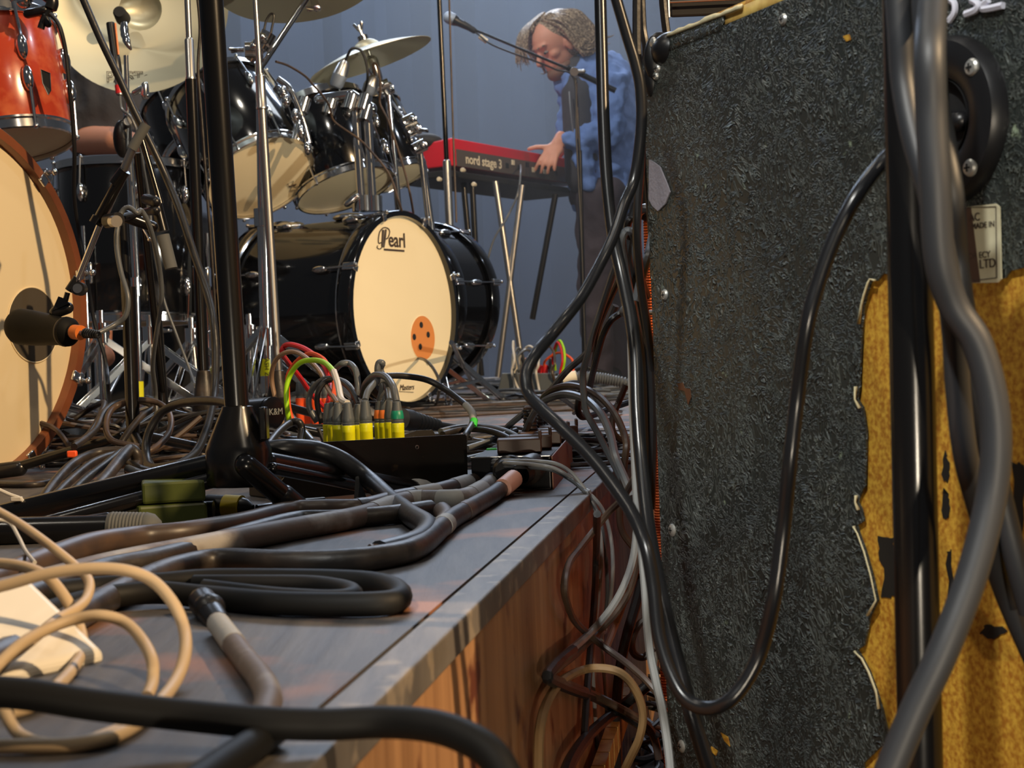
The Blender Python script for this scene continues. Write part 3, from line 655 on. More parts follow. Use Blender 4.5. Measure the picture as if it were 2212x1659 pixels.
# clip microphone on its rim
tm = thing('clip_microphone', 'dark microphone clamped on rim above the red tom', 'microphone', P(80, 15, 2.9))
b = MB(); b.cap(P(60, -25, 2.85), P(52, 2, 2.85), .017, .015); b.build('body', 'chrome', tm)
b = MB(); b.tube(smoothpath([P(84, -20, 2.86), P(112, 0, 2.86), P(108, 22, 2.86), P(96, 40, 2.86), P(88, 62, 2.86)], 6), [.012]*12+[.007]*13, 12); b.cap(P(60, 30, 2.87), P(96, 22, 2.86), .009); b.cap(P(98, 34, 2.86), P(104, 52, 2.86), .007); b.build('clamp', 'rubber2', tm)
cable('thin black cable drooping from the red tom clip microphone', [(108, 30, 2.84), (122, 45, 2.84), (133, 70, 2.84), (143, 120, 2.85), (150, 190, 2.86), (157, 260, 2.88), (161, 330, 2.9), (160, 420, 2.95), (170, 500, 3), (182, 560, 3), (194, 640, 3), (205, 700, 3), (228, 780, 3), (236, 860, 3.05), (244, 925)], .0042, 'rubber', n=8)
# ================================================================ BACK KIT
# floor tom (upright)
D = 4.3; tc = P(272, 367, D); bc = P(280, 690, D); nf = (bc-tc).normalized()
ft, hh, uu, vv = drum('floor_tom', 'upright black floor tom with chrome bottom hoop, behind the boom stands', 'tom drum', bc, nf, .195, (bc-tc).length, 'drumblack', nl=8, a0=.4)
for k_, a in enumerate((.3, 2.4, 4.5)):
    d = uu*math.cos(a)+vv*math.sin(a); q = bc-nf*.12+d*.225
    b = MB(); b.cyl(q-nf*.13, Vector((q.x, q.y, .03)), .006, n=12); lg = b.build('leg', 'chrome', ft)
    b = MB(); b.cap(Vector((q.x, q.y, .035)), Vector((q.x, q.y, .016)), .014); b.build('rubber_foot', 'rubber2', lg)
    b = MB(); b.box(q-d*.012, (.04, .035, .06)); b.build('leg_bracket', 'chrome', ft, bevel=.005)
# black tom on its side behind (left, with pale rim)
D = 4.95; c2 = P(392, 300, D)
n2 = (P(356, 230, D-.1)-P(420, 290, D+.2)).normalized()
# bass drum with cream head
cP = P(869, 668, 4.3); nP = disc_normal(869, 668, 4.3, .55, 1, .0); nP = Vector((nP.x, nP.y, 0)).normalized(); RP = .272
pb, hdP, uP, vP = drum('bass_drum', 'black lacquered bass drum with cream front head and brown port disc', 'bass drum', cP, nP, RP, .44, 'drumblack', hoop='wood', hoopm='drumblack', nl=8, a0=.37)
K['creamwarm'] = K['head']
def onP(x, y, off=.0055): return onplane(x, y, cP+nP*.004, nP)+nP*off
b = MB(); b.ring(cP-nP*.031, nP, RP*1.035, .0042, 72, 8); b.ring(cP-nP*.41, nP, RP*1.035, .0075, 72, 8); b.build('chrome_band', 'chrome', pb)
eP = Z.cross(nP).normalized()
# script lettering: P drawn as strokes, the rest set
b = MB()
def strk(pts, r): b.tube(smoothpath([onP(x, y, .0012) for x, y in pts], 6), r, 6)
strk([(827, 497), (826, 515), (825, 533)], .0042); strk([(833, 496), (831, 515), (828, 534)], .003)
strk([(823, 524), (817, 524), (819, 503), (828, 492), (838, 494), (841, 502), (837, 514), (830, 517)], .0017)
strk([(826, 532), (820, 538), (814, 535), (815, 531)], .0014)
b.build('lettering', 'print_dark', pb)
text('earl', .060, onP(857, 520, .0012), eP, Z, 'print_dark', pb, bold=.0007, xs=.98)
b = MB(); b.prism([onP(829, 537, .0003), onP(873, 540, .0003), onP(873, 544, .0003), onP(829, 541, .0003)], nP, .0012); b.build('underline', 'print_dark', pb, smooth=False)
text('Masters', .024, onP(878, 837, .0012), eP, Z, 'print_dark', pb, shear=.35)
b = MB(); b.prism([onP(862, 845, .0003), onP(893, 847, .0003), onP(893, 848, .0003), onP(862, 846, .0003)], nP, .001); b.build('underline', 'print_dark', pb, smooth=False)
# port disc with four holes
pcn = onP(913, 730, .0); pr = (onP(913, 683, 0)-onP(911, 778, 0)).length/2
b = MB(); b.lathe(pcn, nP, [(pr, .0), (pr, .0012), (0, .0014)], 48); pd = b.build('port_disc', mat('brown_port_disc', lin(206, 128, 66), .5), pb, label='orange-brown disc with four round holes')
b = MB(); b.ring(pcn, nP, pr, .0012, 48, 6); b.build('disc_rim', 'head', pd)
for (x, y) in ((909, 702), (924, 723), (894, 728), (907, 749)):
    b = MB(); b.lathe(onP(x, y, .0), nP, [(.0095, .0018), (0, .0019)], 20); b.build('hole', 'blackmatte', pd)
cable('thin black cable leaving the port disc of the black bass drum', [onP(903, 774, .004), (918, 778, 4.15), (935, 795, 4.1), (948, 822, 4.05), (948, 850, 4.0), (938, 880), (920, 896)], .0045, 'rubber')
# spur legs
for (x0, y0, x1, y1) in ((975, 740, 1035, 850), (700, 780, 640, 868)):
    b = MB(); b.cyl(P(x0, y0, 4.3), G(x1, y1+6, .015), .0075, n=12); lg = b.build('spur_leg', 'chrome', pb)
    b = MB(); b.cap(G(x1, y1+6, .016), G(x1, y1+6, .016)+Z*.02, .012, .009); b.build('rubber_foot', 'rubber2', lg)
b = MB(); q = P(693, 725, 4.25); b.ell(q, (.035, .02, .045)); b.ell(q+Vector((.03, 0, -.02)), (.02, .02, .03)); b.build('spur_bracket', 'chrome', pb)
# tom-holder plate on the shell top
b = MB(); b.ell(P(636, 490, 4.42), (.034, .03, .016)); b.build('mount_plate', 'chrome', pb)
b = MB(); b.ell(P(755, 470, 4.35), (.05, .03, .014)); b.build('mount_plate', 'chrome', pb)
# second black bass drum beyond it
cE = P(905, 655, 5.2); nE = -Vector((.93, -.30, 0)).normalized(); nE2 = -nE
e2, hE, uE, vE = drum('bass_drum', 'second black drum shell standing right behind the cream-headed bass drum', 'bass drum', P(850, 655, 4.95), disc_normal(850, 655, 4.95, .8, -1, 0), .265, .21, 'drumblack', hoop='wood', hoopm='drumblack', nl=8, a0=.2, head='drumblack', headrear='drumblack')
# toms
def tomfrom(label, b0, t0, D, aspect, Rpx, nm='rack_tom', nl=6, a0=.3, **k):
    (bx, by), (tx, ty) = b0, t0; nn = disc_normal(bx, by, D, aspect, bx-tx, by-ty); R_ = Rpx*D/FPX
    s = math.sqrt(1-aspect**2); L = math.hypot(bx-tx, by-ty)*D/FPX/s
    return drum(nm, label, 'tom drum', P(bx, by, D), nn, R_, L, 'drumblack', nl=nl, a0=a0, **k)+(nn, L, R_)
tA = tomfrom('largest black hanging tom, its cream underside tilted to the camera', (563, 380), (478, 218), 4.35, .62, 122, nl=8, a0=.1)
tB = tomfrom('middle black tom with narrow cream underside above the bass drum', (745, 405), (688, 240), 4.55, .36, 108, nl=6, a0=.5)
tC = tomfrom('smallest black tom at the right end of the row', (858, 378), (800, 232), 4.9, .34, 66, nl=6, a0=.2)
tD = tomfrom('black tom turned away at the left of the row, dark shell and pale rim', (440, 330), (392, 225), 4.9, .55, 88, nl=6, a0=.6, head='drumblack', headrear='drumblack')
nA, LA, RA = tA[4], tA[5], tA[6]; cA = P(563, 380, 4.35)
pA = cA+nA*.006
def onA(x, y): return onplane(x, y, pA, nA)
b = MB(); b.tube([onA(*q) for q in ((621, 398), (634, 391), (632, 400), (647, 404), (640, 410), (626, 412), (630, 405))], .0009, 6, closed=True); b.tube([onA(624, 404), onA(640, 398)], .0022, 6); b.build('printed_crown_mark', 'print_dark', tA[0])
# tom rack: arms and posts
rk = thing('tom_rack', 'chrome double-post tom holder rising from the bass drum top', 'drum hardware', P(785, 450, 4.4))
for (x0, y0, x1, y1) in ((765, 205, 782, 452), (793, 240, 805, 445)):
    b = MB(); b.cyl(P(x0, y0, 4.28), P(x1, y1, 4.28), .0125, n=18); b.build('post', 'chrome', rk)
b = MB(); b.cap(P(690, 215, 4.3), P(760, 205, 4.28), .016); b.cap(P(760, 208, 4.28), P(800, 235, 4.28), .020); b.build('cross_arm', 'chrome', rk)
for (x, y) in ((757, 222), (790, 245), (712, 232), (786, 222), (655, 228), (645, 290)): clampb(rk, P(x, y, 4.27), Vector((.3, .2, 1)), .02)
clampb(rk, P(783, 440, 4.25), Z, .03); clampb(rk, P(808, 440, 4.25), Z, .024)
b = MB(); b.cap(P(750, 440, 4.22), P(770, 425, 4.22), .01); b.build('wing_bolt', 'chrome', rk)
# chrome clutter where the toms meet their holders
hw = thing('tom_bracket', 'chrome curved bracket joining large tom and middle tom', 'drum hardware', P(650, 300, 4.2))
b = MB(); b.tube(smoothpath([P(600, 170, 4.2), P(625, 190, 4.2), P(640, 220, 4.2), P(655, 260, 4.2), P(668, 310, 4.2)], 6), .009, 10); b.build('curved_arm', 'chrome', hw)
for (x, y) in ((612, 200), (638, 250), (650, 285), (664, 320), (618, 218)):
    b = MB(); b.ell(P(x, y, 4.17), (.012, .014, .020)); b.build('rubber_mounted_lug', 'chrome', hw)
# right-hand cymbal stand beside tom C
cs = thing('cymbal_stand', 'chrome stand with slanting upper arm between small tom and keyboard', 'stand', G(935, 860))
b = MB(); b.cyl(P(838, 212, 4.7), P(884, 272, 4.7), .0075, n=12); b.build('slanting_arm', 'chrome', cs)
b = MB(); b.cyl(P(905, 300, 4.7), P(940, 620, 4.7), .0085, n=14); b.cyl(P(912, 350, 4.72), P(930, 480, 4.72), .012, n=14); b.build('post', 'chrome', cs)
b = MB(); b.cyl(P(930, 480, 4.72), Vector((P(930, 480, 4.72).x, P(930, 480, 4.72).y, .15)), .013, n=14); b.build('base_tube', 'chrome', cs)
for (x, y) in ((833, 195), (882, 262), (892, 282), (905, 318)): clampb(cs, P(x, y, 4.68), Vector((1, .4, .5)), .02)
wing(cs, P(908, 280, 4.66), Vector((1, 0, -.2)))
b = MB(); b.ring(P(832, 195, 4.68), Vector((.2, 1, 0)), .019, .005, 24, 8); b.build('clamp_ring', 'chrome', cs)
fq = P(930, 480, 4.72); tripod(cs, Vector((fq.x, fq.y, 0)), .3, .28, a0=.7)
# ---------------------------------------------------------------- cymbals
D = 4.05; cc = P(298, 12, D); nn = disc_normal(298, 12, D, .93, -.5, -1)
big = cymbal('largest cymbal, seen from below at upper left with outlined maker lettering', cc+nn*-.0, -nn, .245)
b = MB(); q = P(265, 45, D-.03); b.lathe(P(266, 40, D-.05), nn, [(0, .0), (.02, 0), (.017, .05), (.013, .055), (0, .055)], 20); b.build('felt_cup', 'blackmatte', big)
rr_ = e_ = viewframe(265, 160, D)[1]; ud = viewframe(265, 160, D)[2]
def outline_text(s, size, o, right, up, m, par):
    c_ = bpy.data.curves.new('t', 'FONT'); c_.body = s; c_.size = size; c_.fill_mode = 'NONE'; c_.bevel_depth = .0009; c_.bevel_resolution = 1; c_.align_x = 'CENTER'; c_.align_y = 'CENTER'
    t = bpy.data.objects.new('t', c_); COL.objects.link(t); me = bpy.data.meshes.new_from_object(t.evaluated_get(bpy.context.evaluated_depsgraph_get())); bpy.data.objects.remove(t)
    nn_ = right.cross(up)
    for v in me.vertices: v.co = Vector(o)+right*v.co.x+up*v.co.y+nn_*v.co.z
    me.materials.clear(); me.materials.append(K[m]); ob = bpy.data.objects.new('lettering', me); COL.objects.link(ob); ob.parent = par; ob.matrix_parent_inverse = ROOTM[par.name]; return ob
outline_text('PAiSTe', .040, P(277, 167, D-.012), rr_, (ud-nn*ud.dot(nn)*.0).normalized(), 'print_dark', big)
D = 3.7; c3 = P(642, -42, D); nn = disc_normal(642, -42, D, .50, .12, 1)
top = cymbal('cymbal cut off by the top edge, lower rim curving down', c3, -nn, .21)
D = 4.6; c4 = P(798, 121, D); v_, e_, u_ = viewframe(798, 121, D)
m_ = (e_*math.cos(math.radians(19))+u_*math.sin(math.radians(19)))       # long axis in the image
up_ = (u_*math.cos(math.radians(19))-e_*math.sin(math.radians(19)))
nn = (up_*.985-(-v_)*.17).normalized()
cr = cymbal('thin tilted crash cymbal seen nearly edge-on above the toms', c4-nn*.012, nn, .198)
b = MB(); b.cyl(c4+nn*.035, c4+nn*.065, .017, n=18); b.cyl(c4+nn*.065, c4+nn*.1, .004, n=8); b.cap(c4+nn*.085+m_*.004, c4+nn*.105+m_*.012, .005); b.cap(c4+nn*.085-m_*.004, c4+nn*.105-m_*.012, .005); b.build('felt_and_wing_nut', 'chrome', cr)
cs2 = thing('cymbal_stand', 'chrome stand under the tilted crash cymbal', 'stand', P(812, 240, 4.55))
b = MB(); b.cyl(c4+nn*.06, c4-nn*.07, .008, n=12); b.cap(c4-nn*.02, c4-nn*.07, .022, .018); b.build('tilter', 'chrome', cs2)
b = MB(); b.cyl(c4-nn*.06, P(838, 205, 4.62), .009, n=12); b.build('arm', 'chrome', cs2)
clampb(cs2, P(826, 185, 4.6), Vector((1, 0, .4)), .016)
b = MB(); q = P(838, 205, 4.62); b.cyl(q, Vector((q.x+.03, q.y+.2, .14)), .011, n=12); b.build('post', 'chrome', cs2); tripod(cs2, Vector((q.x+.03, q.y+.2, 0)), .3, .25, a0=.1)
# big boom stand for the top cymbal (chrome, foreground of kit)
bm_ = thing('boom_cymbal_stand', 'tall chrome stand with boom reaching up right to the top cymbal', 'stand', G(592, 880))
D = 3.7
b = MB(); b.cyl(P(560, 120, D), P(566, 470, D), .0105, n=16); b.build('upper_tube', 'chrome', bm_)
b = MB(); b.cyl(P(566, 460, D), P(575, 780, D), .0140, n=16); b.build('middle_tube', 'chrome', bm_)
b = MB(); b.cyl(P(575, 730, D), P(578, 850, D), .0165, n=16); b.build('base_tube', 'chrome', bm_)
b = MB(); b.cyl(P(575, 775, D), P(577, 812, D), .0172, n=16); yt = b.build('tape_label', 'yellow', bm_, label='yellow tape label with black writing')
q = P(576, 793, D-.0178); text('ASH Z', .016, q, -Z, RC, 'print_dark', yt)
b = MB(); b.cyl(P(561, 150, D-.02), P(668, -12, D), .0075, n=14); b.build('boom_arm', 'chrome', bm_)
for (x, y, a_) in ((560, 100, Vector((1, 0, .6))), (573, 88, Vector((.6, 0, 1))), (548, 108, Vector((1, .2, 0)))): clampb(bm_, P(x, y, D-.02), a_, .020)
for (x, y) in ((518, 108), (683, 18)): wing(bm_, P(x, y, D-.02), Vector((-1, 0, 0)))
b = MB(); b.cap(P(676, -6, D-.01), P(684, 16, D-.03), .008, .011); b.build('tilter_knob', 'chrome', bm_)
b = MB(); b.cyl(P(540, 132, D), P(552, 112, D), .011, n=14); b.build('boom_end', 'chrome', bm_)
clampb(bm_, P(566, 470, D), Z, .020); clampb(bm_, P(575, 728, D), Z, .022)
fq = P(577, 850, D); tripod(bm_, Vector((fq.x, fq.y, 0)), .3, .30, a0=.5, hub=.26)
# clip microphones over the toms
def clipmic(label, tip, tail, D, col='black'):
    t = thing('microphone', label, 'microphone', P(*tip, D)); a, c_ = P(*tip, D), P(*tail, D); ax_ = (c_-a).normalized(); L = (c_-a).length
    b = MB(); b.lathe(a, ax_, [(0, 0), (.016, .002), (.021, .012), (.0215, L*.38), (.0225, L*.42), (.0225, L*.46)], 24); b.build('grille', mat('mic_grille_grey', lin(130, 140, 155), .5, metal=.5, bump=(400, .8, .001)), t)
    b = MB(); b.lathe(a, ax_, [(.0225, L*.46), (.018, L*.85), (.011, L), (0, L)], 24); b.build('body', 'steel', t); return t, c_
mA, e_a = clipmic('grey clip microphone pointing down onto the middle tom', (724, 190), (746, 132), 4.35)
cable('black cable arching from the clip microphone over the middle tom', [e_a, (757, 108, 4.33), (768, 104, 4.33), (782, 112, 4.33), (792, 140, 4.33), (794, 170, 4.34), (788, 196, 4.4)], .0040, 'rubber')
mB, e_b = clipmic('dark clip microphone right of the rack posts above small tom', (792, 205), (810, 165), 4.5)
cable('black cable curling around the small tom microphone', [e_b, (806, 140, 4.48), (812, 138, 4.48), (818, 155, 4.48), (822, 190, 4.48), (820, 220, 4.5), (828, 240, 4.5), (838, 260, 4.5), (852, 300, 4.5), (874, 370, 4.5), (886, 420, 4.5), (893, 460, 4.6)], .0036, 'rubber_brown')
b = MB(); b.hexa([P(814, 125, 4.5), P(822, 125, 4.5), P(822, 125, 4.53), P(814, 125, 4.53)], [P(806, 92, 4.5), P(812, 92, 4.5), P(812, 92, 4.53), P(806, 92, 4.53)])
cable('thin pinkish cable from boom stand joint down to the middle tom rim', [(596, 133, 3.75), (625, 143, 3.8), (660, 165, 3.9), (680, 188, 4.0), (698, 208, 4.1), (712, 230, 4.2), (722, 262, 4.25), (775, 300, 4.25), (800, 325, 4.25), (840, 375, 4.25), (860, 430, 4.25), (868, 455, 4.28)], .0032, 'rubber_brown')
cable('short black loop standing above the boom joint', [(570, 70, 3.68), (575, 45, 3.68), (585, 30, 3.68), (592, 35, 3.68), (587, 62, 3.68), (584, 80, 3.68)], .0030, 'rubber')
# left: pencil microphone and its stand in front of the big cymbal
ps = thing('microphone_stand', 'black stand with thin mic clip beneath the largest cymbal', 'stand', G(300, 900))
b = MB(); b.cyl(P(272, 120, 3.3), P(276, 250, 3.3), .0055, n=12); b.cyl(P(274, 240, 3.3), P(296, 640, 3.3), .0085, n=14); b.cyl(P(290, 600, 3.3), P(300, 900, 3.3), .0115, n=14); b.build('pole', 'chrome', ps)
fq = P(300, 890, 3.3); mic_legs(ps, Vector((fq.x, fq.y, 0)), .26, .1, a0=.6)
b = MB(); b.tube(smoothpath([P(268, 50, 3.3), P(270, 75, 3.29), P(276, 95, 3.28), P(284, 108, 3.28)], 5), [.007, .008, .009, .010, .009, .010, .009, .008, .009, .008, .007, .006, .005, .004, .003, .002], 10); b.build('swivel', 'chrome', ps)
b = MB(); b.cap(P(290, 200, 3.28), P(313, 186, 3.28), .006); b.cap(P(313, 184, 3.27), P(313, 206, 3.27), .008, .010); b.cap(P(268, 196, 3.28), P(270, 206, 3.28), .008); b.build('clamp', 'chrome', ps)
b = MB(); b.ell(P(264, 300, 3.26), (.020, .018, .042)); b.cap(P(275, 255, 3.26), P(266, 300, 3.26), .008, .018); b.build('hanging_clip', 'black', ps)
b = MB(); b.cyl(P(276, 268, 3.25), P(276, 262, 3.23), .009, n=14); b.build('clip_knob', 'steel', ps)
b = MB(); b.cyl(P(298, 824, 3.29), P(299, 860, 3.29), .0122, n=16); b.build('tape_label', 'yellow', ps, label='yellow-green tape label with black writing')
pm = thing('microphone', 'slim black pencil microphone held upright in front of the cymbal', 'microphone', P(245, 110, 3.25))
b = MB(); b.lathe(P(238, 48, 3.25), (P(256, 170, 3.25)-P(238, 48, 3.25)), [(0, 0), (.0085, .001), (.0092, .004), (.0092, .075), (.0105, .078), (.0105, .108), (.0080, .124), (.0075, .127)], 20); b.build('body', 'black', pm)
b = MB(); b.tube([P(249, 50, 3.243), P(256, 118, 3.243)], .0022, 6); b.build('side_strip', 'orange_plastic', pm)
b = MB(); b.cyl(P(255, 172, 3.25), P(259, 205, 3.25), .0075, n=14); b.build('connector', 'steel', pm)
b = MB(); b.cyl(P(256, 184, 3.25), P(258, 202, 3.25), .0082, n=14); b.build('colour_ring', 'red', pm)
cable('grey thin cable dropping from the pencil microphone', [(259, 205, 3.25), (263, 235, 3.24), (280, 250, 3.22), (293, 275, 3.22), (300, 300, 3.22), (310, 360, 3.25), (322, 430, 3.3), (330, 520, 3.3), (352, 640, 3.3), (380, 720, 3.3), (410, 800, 3.3), (425, 850, 3.25), (430, 890)], .0030, 'rubber_grey')
# ================================================================ tall stands across the middle
def tallstand(label, x0, y0, x1, y1, D, r1, r2, ys, m1='pole', m2='pole', coll=None, a0=.5, nm='microphone_stand', legs=.28, mleg='pole'):
    """upper tube from (x0,y0) to joint ys, lower thicker tube down to (x1,y1)"""
    t_ = (ys-y0)/(y1-y0); xs = x0+(x1-x0)*t_
    f = P(x1, y1, D); t = thing(nm, label, 'stand', (f.x, f.y, 0))
    b = MB(); b.cyl(P(x0, y0, D), P(xs, ys, D), r1, n=16); b.build('upper_tube', m1, t)
    b = MB(); b.cyl(P(xs, ys, D), P(x1, y1, D), r2, n=16); b.cyl(P(x1, y1, D), Vector((f.x, f.y, .05)), r2, n=16); b.build('lower_tube', m2, t)
    if coll:
        ya, yb, rc = coll; xa = x0+(x1-x0)*(ya-y0)/(y1-y0); xb = x0+(x1-x0)*(yb-y0)/(y1-y0)
        b = MB(); b.lathe(P(xa, ya, D), P(xb, yb, D)-P(xa, ya, D), [(r1, 0), (rc, .004), (rc, (P(xb, yb, D)-P(xa, ya, D)).length-.006), (rc*1.12, (P(xb, yb, D)-P(xa, ya, D)).length-.004), (rc*1.12, (P(xb, yb, D)-P(xa, ya, D)).length), (r1, (P(xb, yb, D)-P(xa, ya, D)).length+.001)], 20); b.build('height_clutch', 'steel', t)
    mic_legs(t, Vector((f.x, f.y, 0)), legs, .08, a0=a0, m=mleg); return t
s1 = tallstand('tall dark stand with ribbed silver clutch left of the black foreground stand', 403, -40, 442, 850, 2.75, .0058, .0105, 172, 'steel', 'pole', (82, 172, .0085), a0=.2)
b = MB(); b.lathe(P(440, 800, 2.75), -Z, [(.0105, 0), (.0125, .001), (.020, .05), (.024, .055), (.024, .075), (0, .075)], 24); b.build('cast_hub', 'rubber_dusty', s1)
s2 = tallstand('silver and black stand just right of the black foreground stand', 549, -40, 604, 850, 2.9, .0055, .0085, 160, 'steel', 'steel', (160, 236, .0100), a0=.9)
b = MB(); b.lathe(P(600, 800, 2.9), -Z, [(.010, 0), (.012, .001), (.023, .052), (.023, .056), (.020, .06), (.020, .08), (0, .08)], 24); b.build('cast_hub', 'rubber_dusty', s2)
s3 = tallstand('slim stand crossing in front of the red keyboard end', 947, -40, 985, 790, 5.75, .0094, .016, 350, 'pole', 'steel', (345, 396, .015), a0=.4)
# big black foreground stand with cone hub
D = 1.55; fs = thing('microphone_stand', 'thick black stand with heavy cone hub, nearest on the stage deck', 'stand', (G(520, 1060).x, P(516, 1045, D).y, 0))
b = MB(); b.cyl(P(452, -60, D), P(513, 900, D), .0128, n=24); b.build('pole', 'pole', fs)
q0 = P(513, 876, D); q1 = P(517, 1050, D); axh = (q1-q0).normalized(); Lh = (q1-q0).length
b = MB(); b.lathe(q0, axh, [(.0135, 0), (.0165, .001), (.0175, .004), (.0335, Lh*.5), (.0350, Lh*.56), (.0350, Lh*.96), (.033, Lh), (0, Lh)], 12); hub = b.build('cone_hub', 'pole', fs, label='black cast cone hub')
b = MB(); b.box(P(570, 915, D-.01), (.008, .02, .035)); b.build('hub_lug', 'pole', hub, bevel=.002)
kn_ = Vector((.80, -.6, .05)).normalized(); b = MB(); b.cyl(P(590, 890, 1.585)-kn_*.03, P(590, 890, 1.585)-kn_*.004, .0165, n=22); kb = b.build('clutch_knob', 'black', fs)
kp = P(596, 893, 1.585); kn_ = Vector((.80, -.6, .05)).normalized()
b = MB(); b.lathe(P(592, 890, 1.585), kn_, [(.0165, -.01), (.0165, 0), (.012, .002), (0, .002)], 22); b.build('knob_face', 'black', kb)
text('K&M', .010, P(592, 890, 1.585)+kn_*.003, Z.cross(kn_), Z, 'print_white', kb)
def legt(a, b_, r, par, foot=None, fm='rubber2', flen=.035):
    m_ = MB(); m_.cap(a, b_, r); lg = m_.build('leg', 'pole', par)
    if foot:
        d = (b_-a).normalized(); m_ = MB(); m_.cap(b_-d*flen, b_, foot); m_.build('rubber_foot', fm, lg)
hubc = (q0+q1)/2+axh*.02
legt(P(492, 996, D+.01), P(-60, 1128, 1.62), .0125, fs)
legt(P(500, 1026, D), P(-60, 1175, 1.5), .0085, fs)
legt(P(532, 1006, D-.045), P(662, 1116, 1.55), .0118, fs, .0135)
legt(P(580, 1000, D+.02), P(915, 1062, 1.86), .0118, fs, .0150, 'tape_grey', .018)
legt(P(590, 1012, D), P(900, 1075, 1.84), .0065, fs)
# second stand leg coming in from the left with ribbed grey sleeve
t = thing('stand_leg', 'smooth grey-blue stand leg with ribbed rubber sleeve entering from left', 'stand', G(200, 1160))
b = MB(); b.cyl(P(-60, 1150, 1.42), P(240, 1142, 1.42), .0135, n=22); b.build('tube', 'pole', t)
b = MB(); a_, c_ = P(235, 1140, 1.42), P(350, 1142, 1.42); L_ = (c_-a_).length; b.lathe(a_, c_-a_, [(.0145, 0)]+[(.0150+(.0007 if i % 2 else 0), .002+L_*.7*i/22) for i in range(22)]+[(.014, L_*.85), (.008, L_*.97), (0, L_)], 24); b.build('ribbed_sleeve', 'hazardgrey', t)
b = MB(); b.cap(P(90, 1150, 1.46), P(230, 1128, 1.46), .010); b.build('brace', 'pole', t)
# ================================================================ green DI boxes
def dibox(label, pts, zb, zt, depth, grp=None):
    a, c_ = G(*pts[0]), G(*pts[1]); d = (c_-a).normalized(); nb = Vector((-d.y, d.x, 0))
    t = thing('di_box', label, 'audio box', (a+c_)/2+Z*zb); b = MB()
    b.hexa([a+Z*zb, c_+Z*zb, c_+nb*depth+Z*zb, a+nb*depth+Z*zb], [a+Z*zt, c_+Z*zt, c_+nb*depth+Z*zt, a+nb*depth+Z*zt]); b.build('case', 'di_green', t, smooth=False, bevel=.003); return t, a, c_, nb
t, a_, c_, nb = dibox('lower olive green box under the stand leg', ((300, 1142), (450, 1130)), .0, .0225, .09)
b = MB(); b.cyl(c_+Z*.0115+nb*.03, c_+Z*.0115+nb*.03+Vector((.012, 0, 0)), .009, n=18); b.build('socket', 'black', t)
dibox('upper olive green box stacked on the lower one', ((310, 1140), (447, 1131)), .0235, .046, .085)
t = thing('cable_connector', 'black jack connector with yellow tape lying by green boxes', 'connector', P(500, 1095, 1.6))
b = MB(); b.lathe(P(450, 1092, 1.62), P(560, 1098, 1.6)-P(450, 1092, 1.62), [(0, 0), (.0125, .0), (.0125, .03), (.0125, .036), (.009, .048), (.0035, .055)], 20); b.build('barrel', 'black', t)
b = MB(); b.cyl(P(487, 1094, 1.612), P(522, 1096, 1.606), .0131, n=20); b.build('tape_ring', 'yellow_tape', t)
b = MB(); b.box(P(490, 1045, 1.72), (.014, .03, .003)); o = b.build('tape_piece', 'yellow_tape', None, smooth=False); tag(o, 'small yellow tape tab under the cone hub', 'tape')
cable('thin black lead behind the yellow-taped connector', [(555, 1097, 1.6), (590, 1092, 1.62), (640, 1085, 1.68), (700, 1080, 1.74)], .0035)
# ================================================================ XLR STAGE BOX
a_, c_ = G(612, 1082), G(1010, 1044); d = (c_-a_).normalized(); nb = Vector((-d.y, d.x, 0))
hb = .066; sb = thing('stage_box', 'black steel stage box full of yellow plugs on the deck', 'audio box', (a_+c_)/2)
b = MB(); wd = (c_-a_).length
b.hexa([a_, c_, c_+nb*.10, a_+nb*.10], [a_+Z*hb*.5, c_+Z*hb*.78, c_+nb*.10+Z*hb*.78, a_+nb*.10+Z*hb*.5]); b.build('case', 'steel_box', sb, smooth=False, bevel=.002)
pp = []
for (x, y) in ((600, 1050), (668, 962), (676, 956), (1004, 938), (1008, 942), (1011, 1046), (612, 1082)): pp.append(onplane(x, y, a_-nb*.004, nb))
b = MB(); b.prism(pp, nb, .003); fp = b.build('front_plate', 'steel_box', sb, smooth=False)
for (x, y) in ((728, 976), (901, 966)):
    q = onplane(x, y, a_-nb*.005, nb); b = MB(); b.ring(q, nb, .0022, .0006, 16, 6); b.build('screw_hole', 'steel', sb)
pp = []
for (x, y) in ((860, 944), (900, 930), (934, 928), (940, 938), (942, 950), (860, 960)): pp.append(onplane(x, y, a_+nb*.10, nb))
b = MB(); b.prism(pp, nb, .003); b.build('back_plate', 'steel_box', sb, smooth=False)
def xlr(x, y, D, h, ring='boot', grp='yellow plugs in the stage box', lab='grey plug with yellow shell standing in the black stage box', tail=None, shell='yellow', nm='xlr_plug', tilt=0):
    base = P(x, y, D); s = D/FPX; r = .0086; H = h*s
    t = thing(nm, lab, 'plug', base, grp); ax_ = (Z+RC*tilt).normalized()
    b = MB(); b.lathe(base, ax_, [(0, -.03), (r*.85, -.03), (r, -.028), (r, H*.30), (r*1.04, H*.33), (r, H*.36), (r*1.04, H*.39), (r*.98, H*.42)], 18); b.build('shell', shell, t)
    b = MB(); b.lathe(base, ax_, [(r*.98, H*.42), (r*.9, H*.44), (r*.98, H*.47), (r*.9, H*.49), (r*.98, H*.52), (r*.95, H*.6), (r*.62, H*.97), (r*.42, H), (0, H)], 18); bt = b.build('boot', 'boot', t)
    if ring != 'boot':
        b = MB()
        b.lathe(base, ax_, [(r*1.0, H*.53), (r*1.0, H*.62), (r*.86, H*.74), (r*.8, H*.75)], 18); b.build('colour_ring', ring, bt)
    return base+ax_*(H-.001)
GL = 'grey boot plugs with yellow shells'
tops = {}
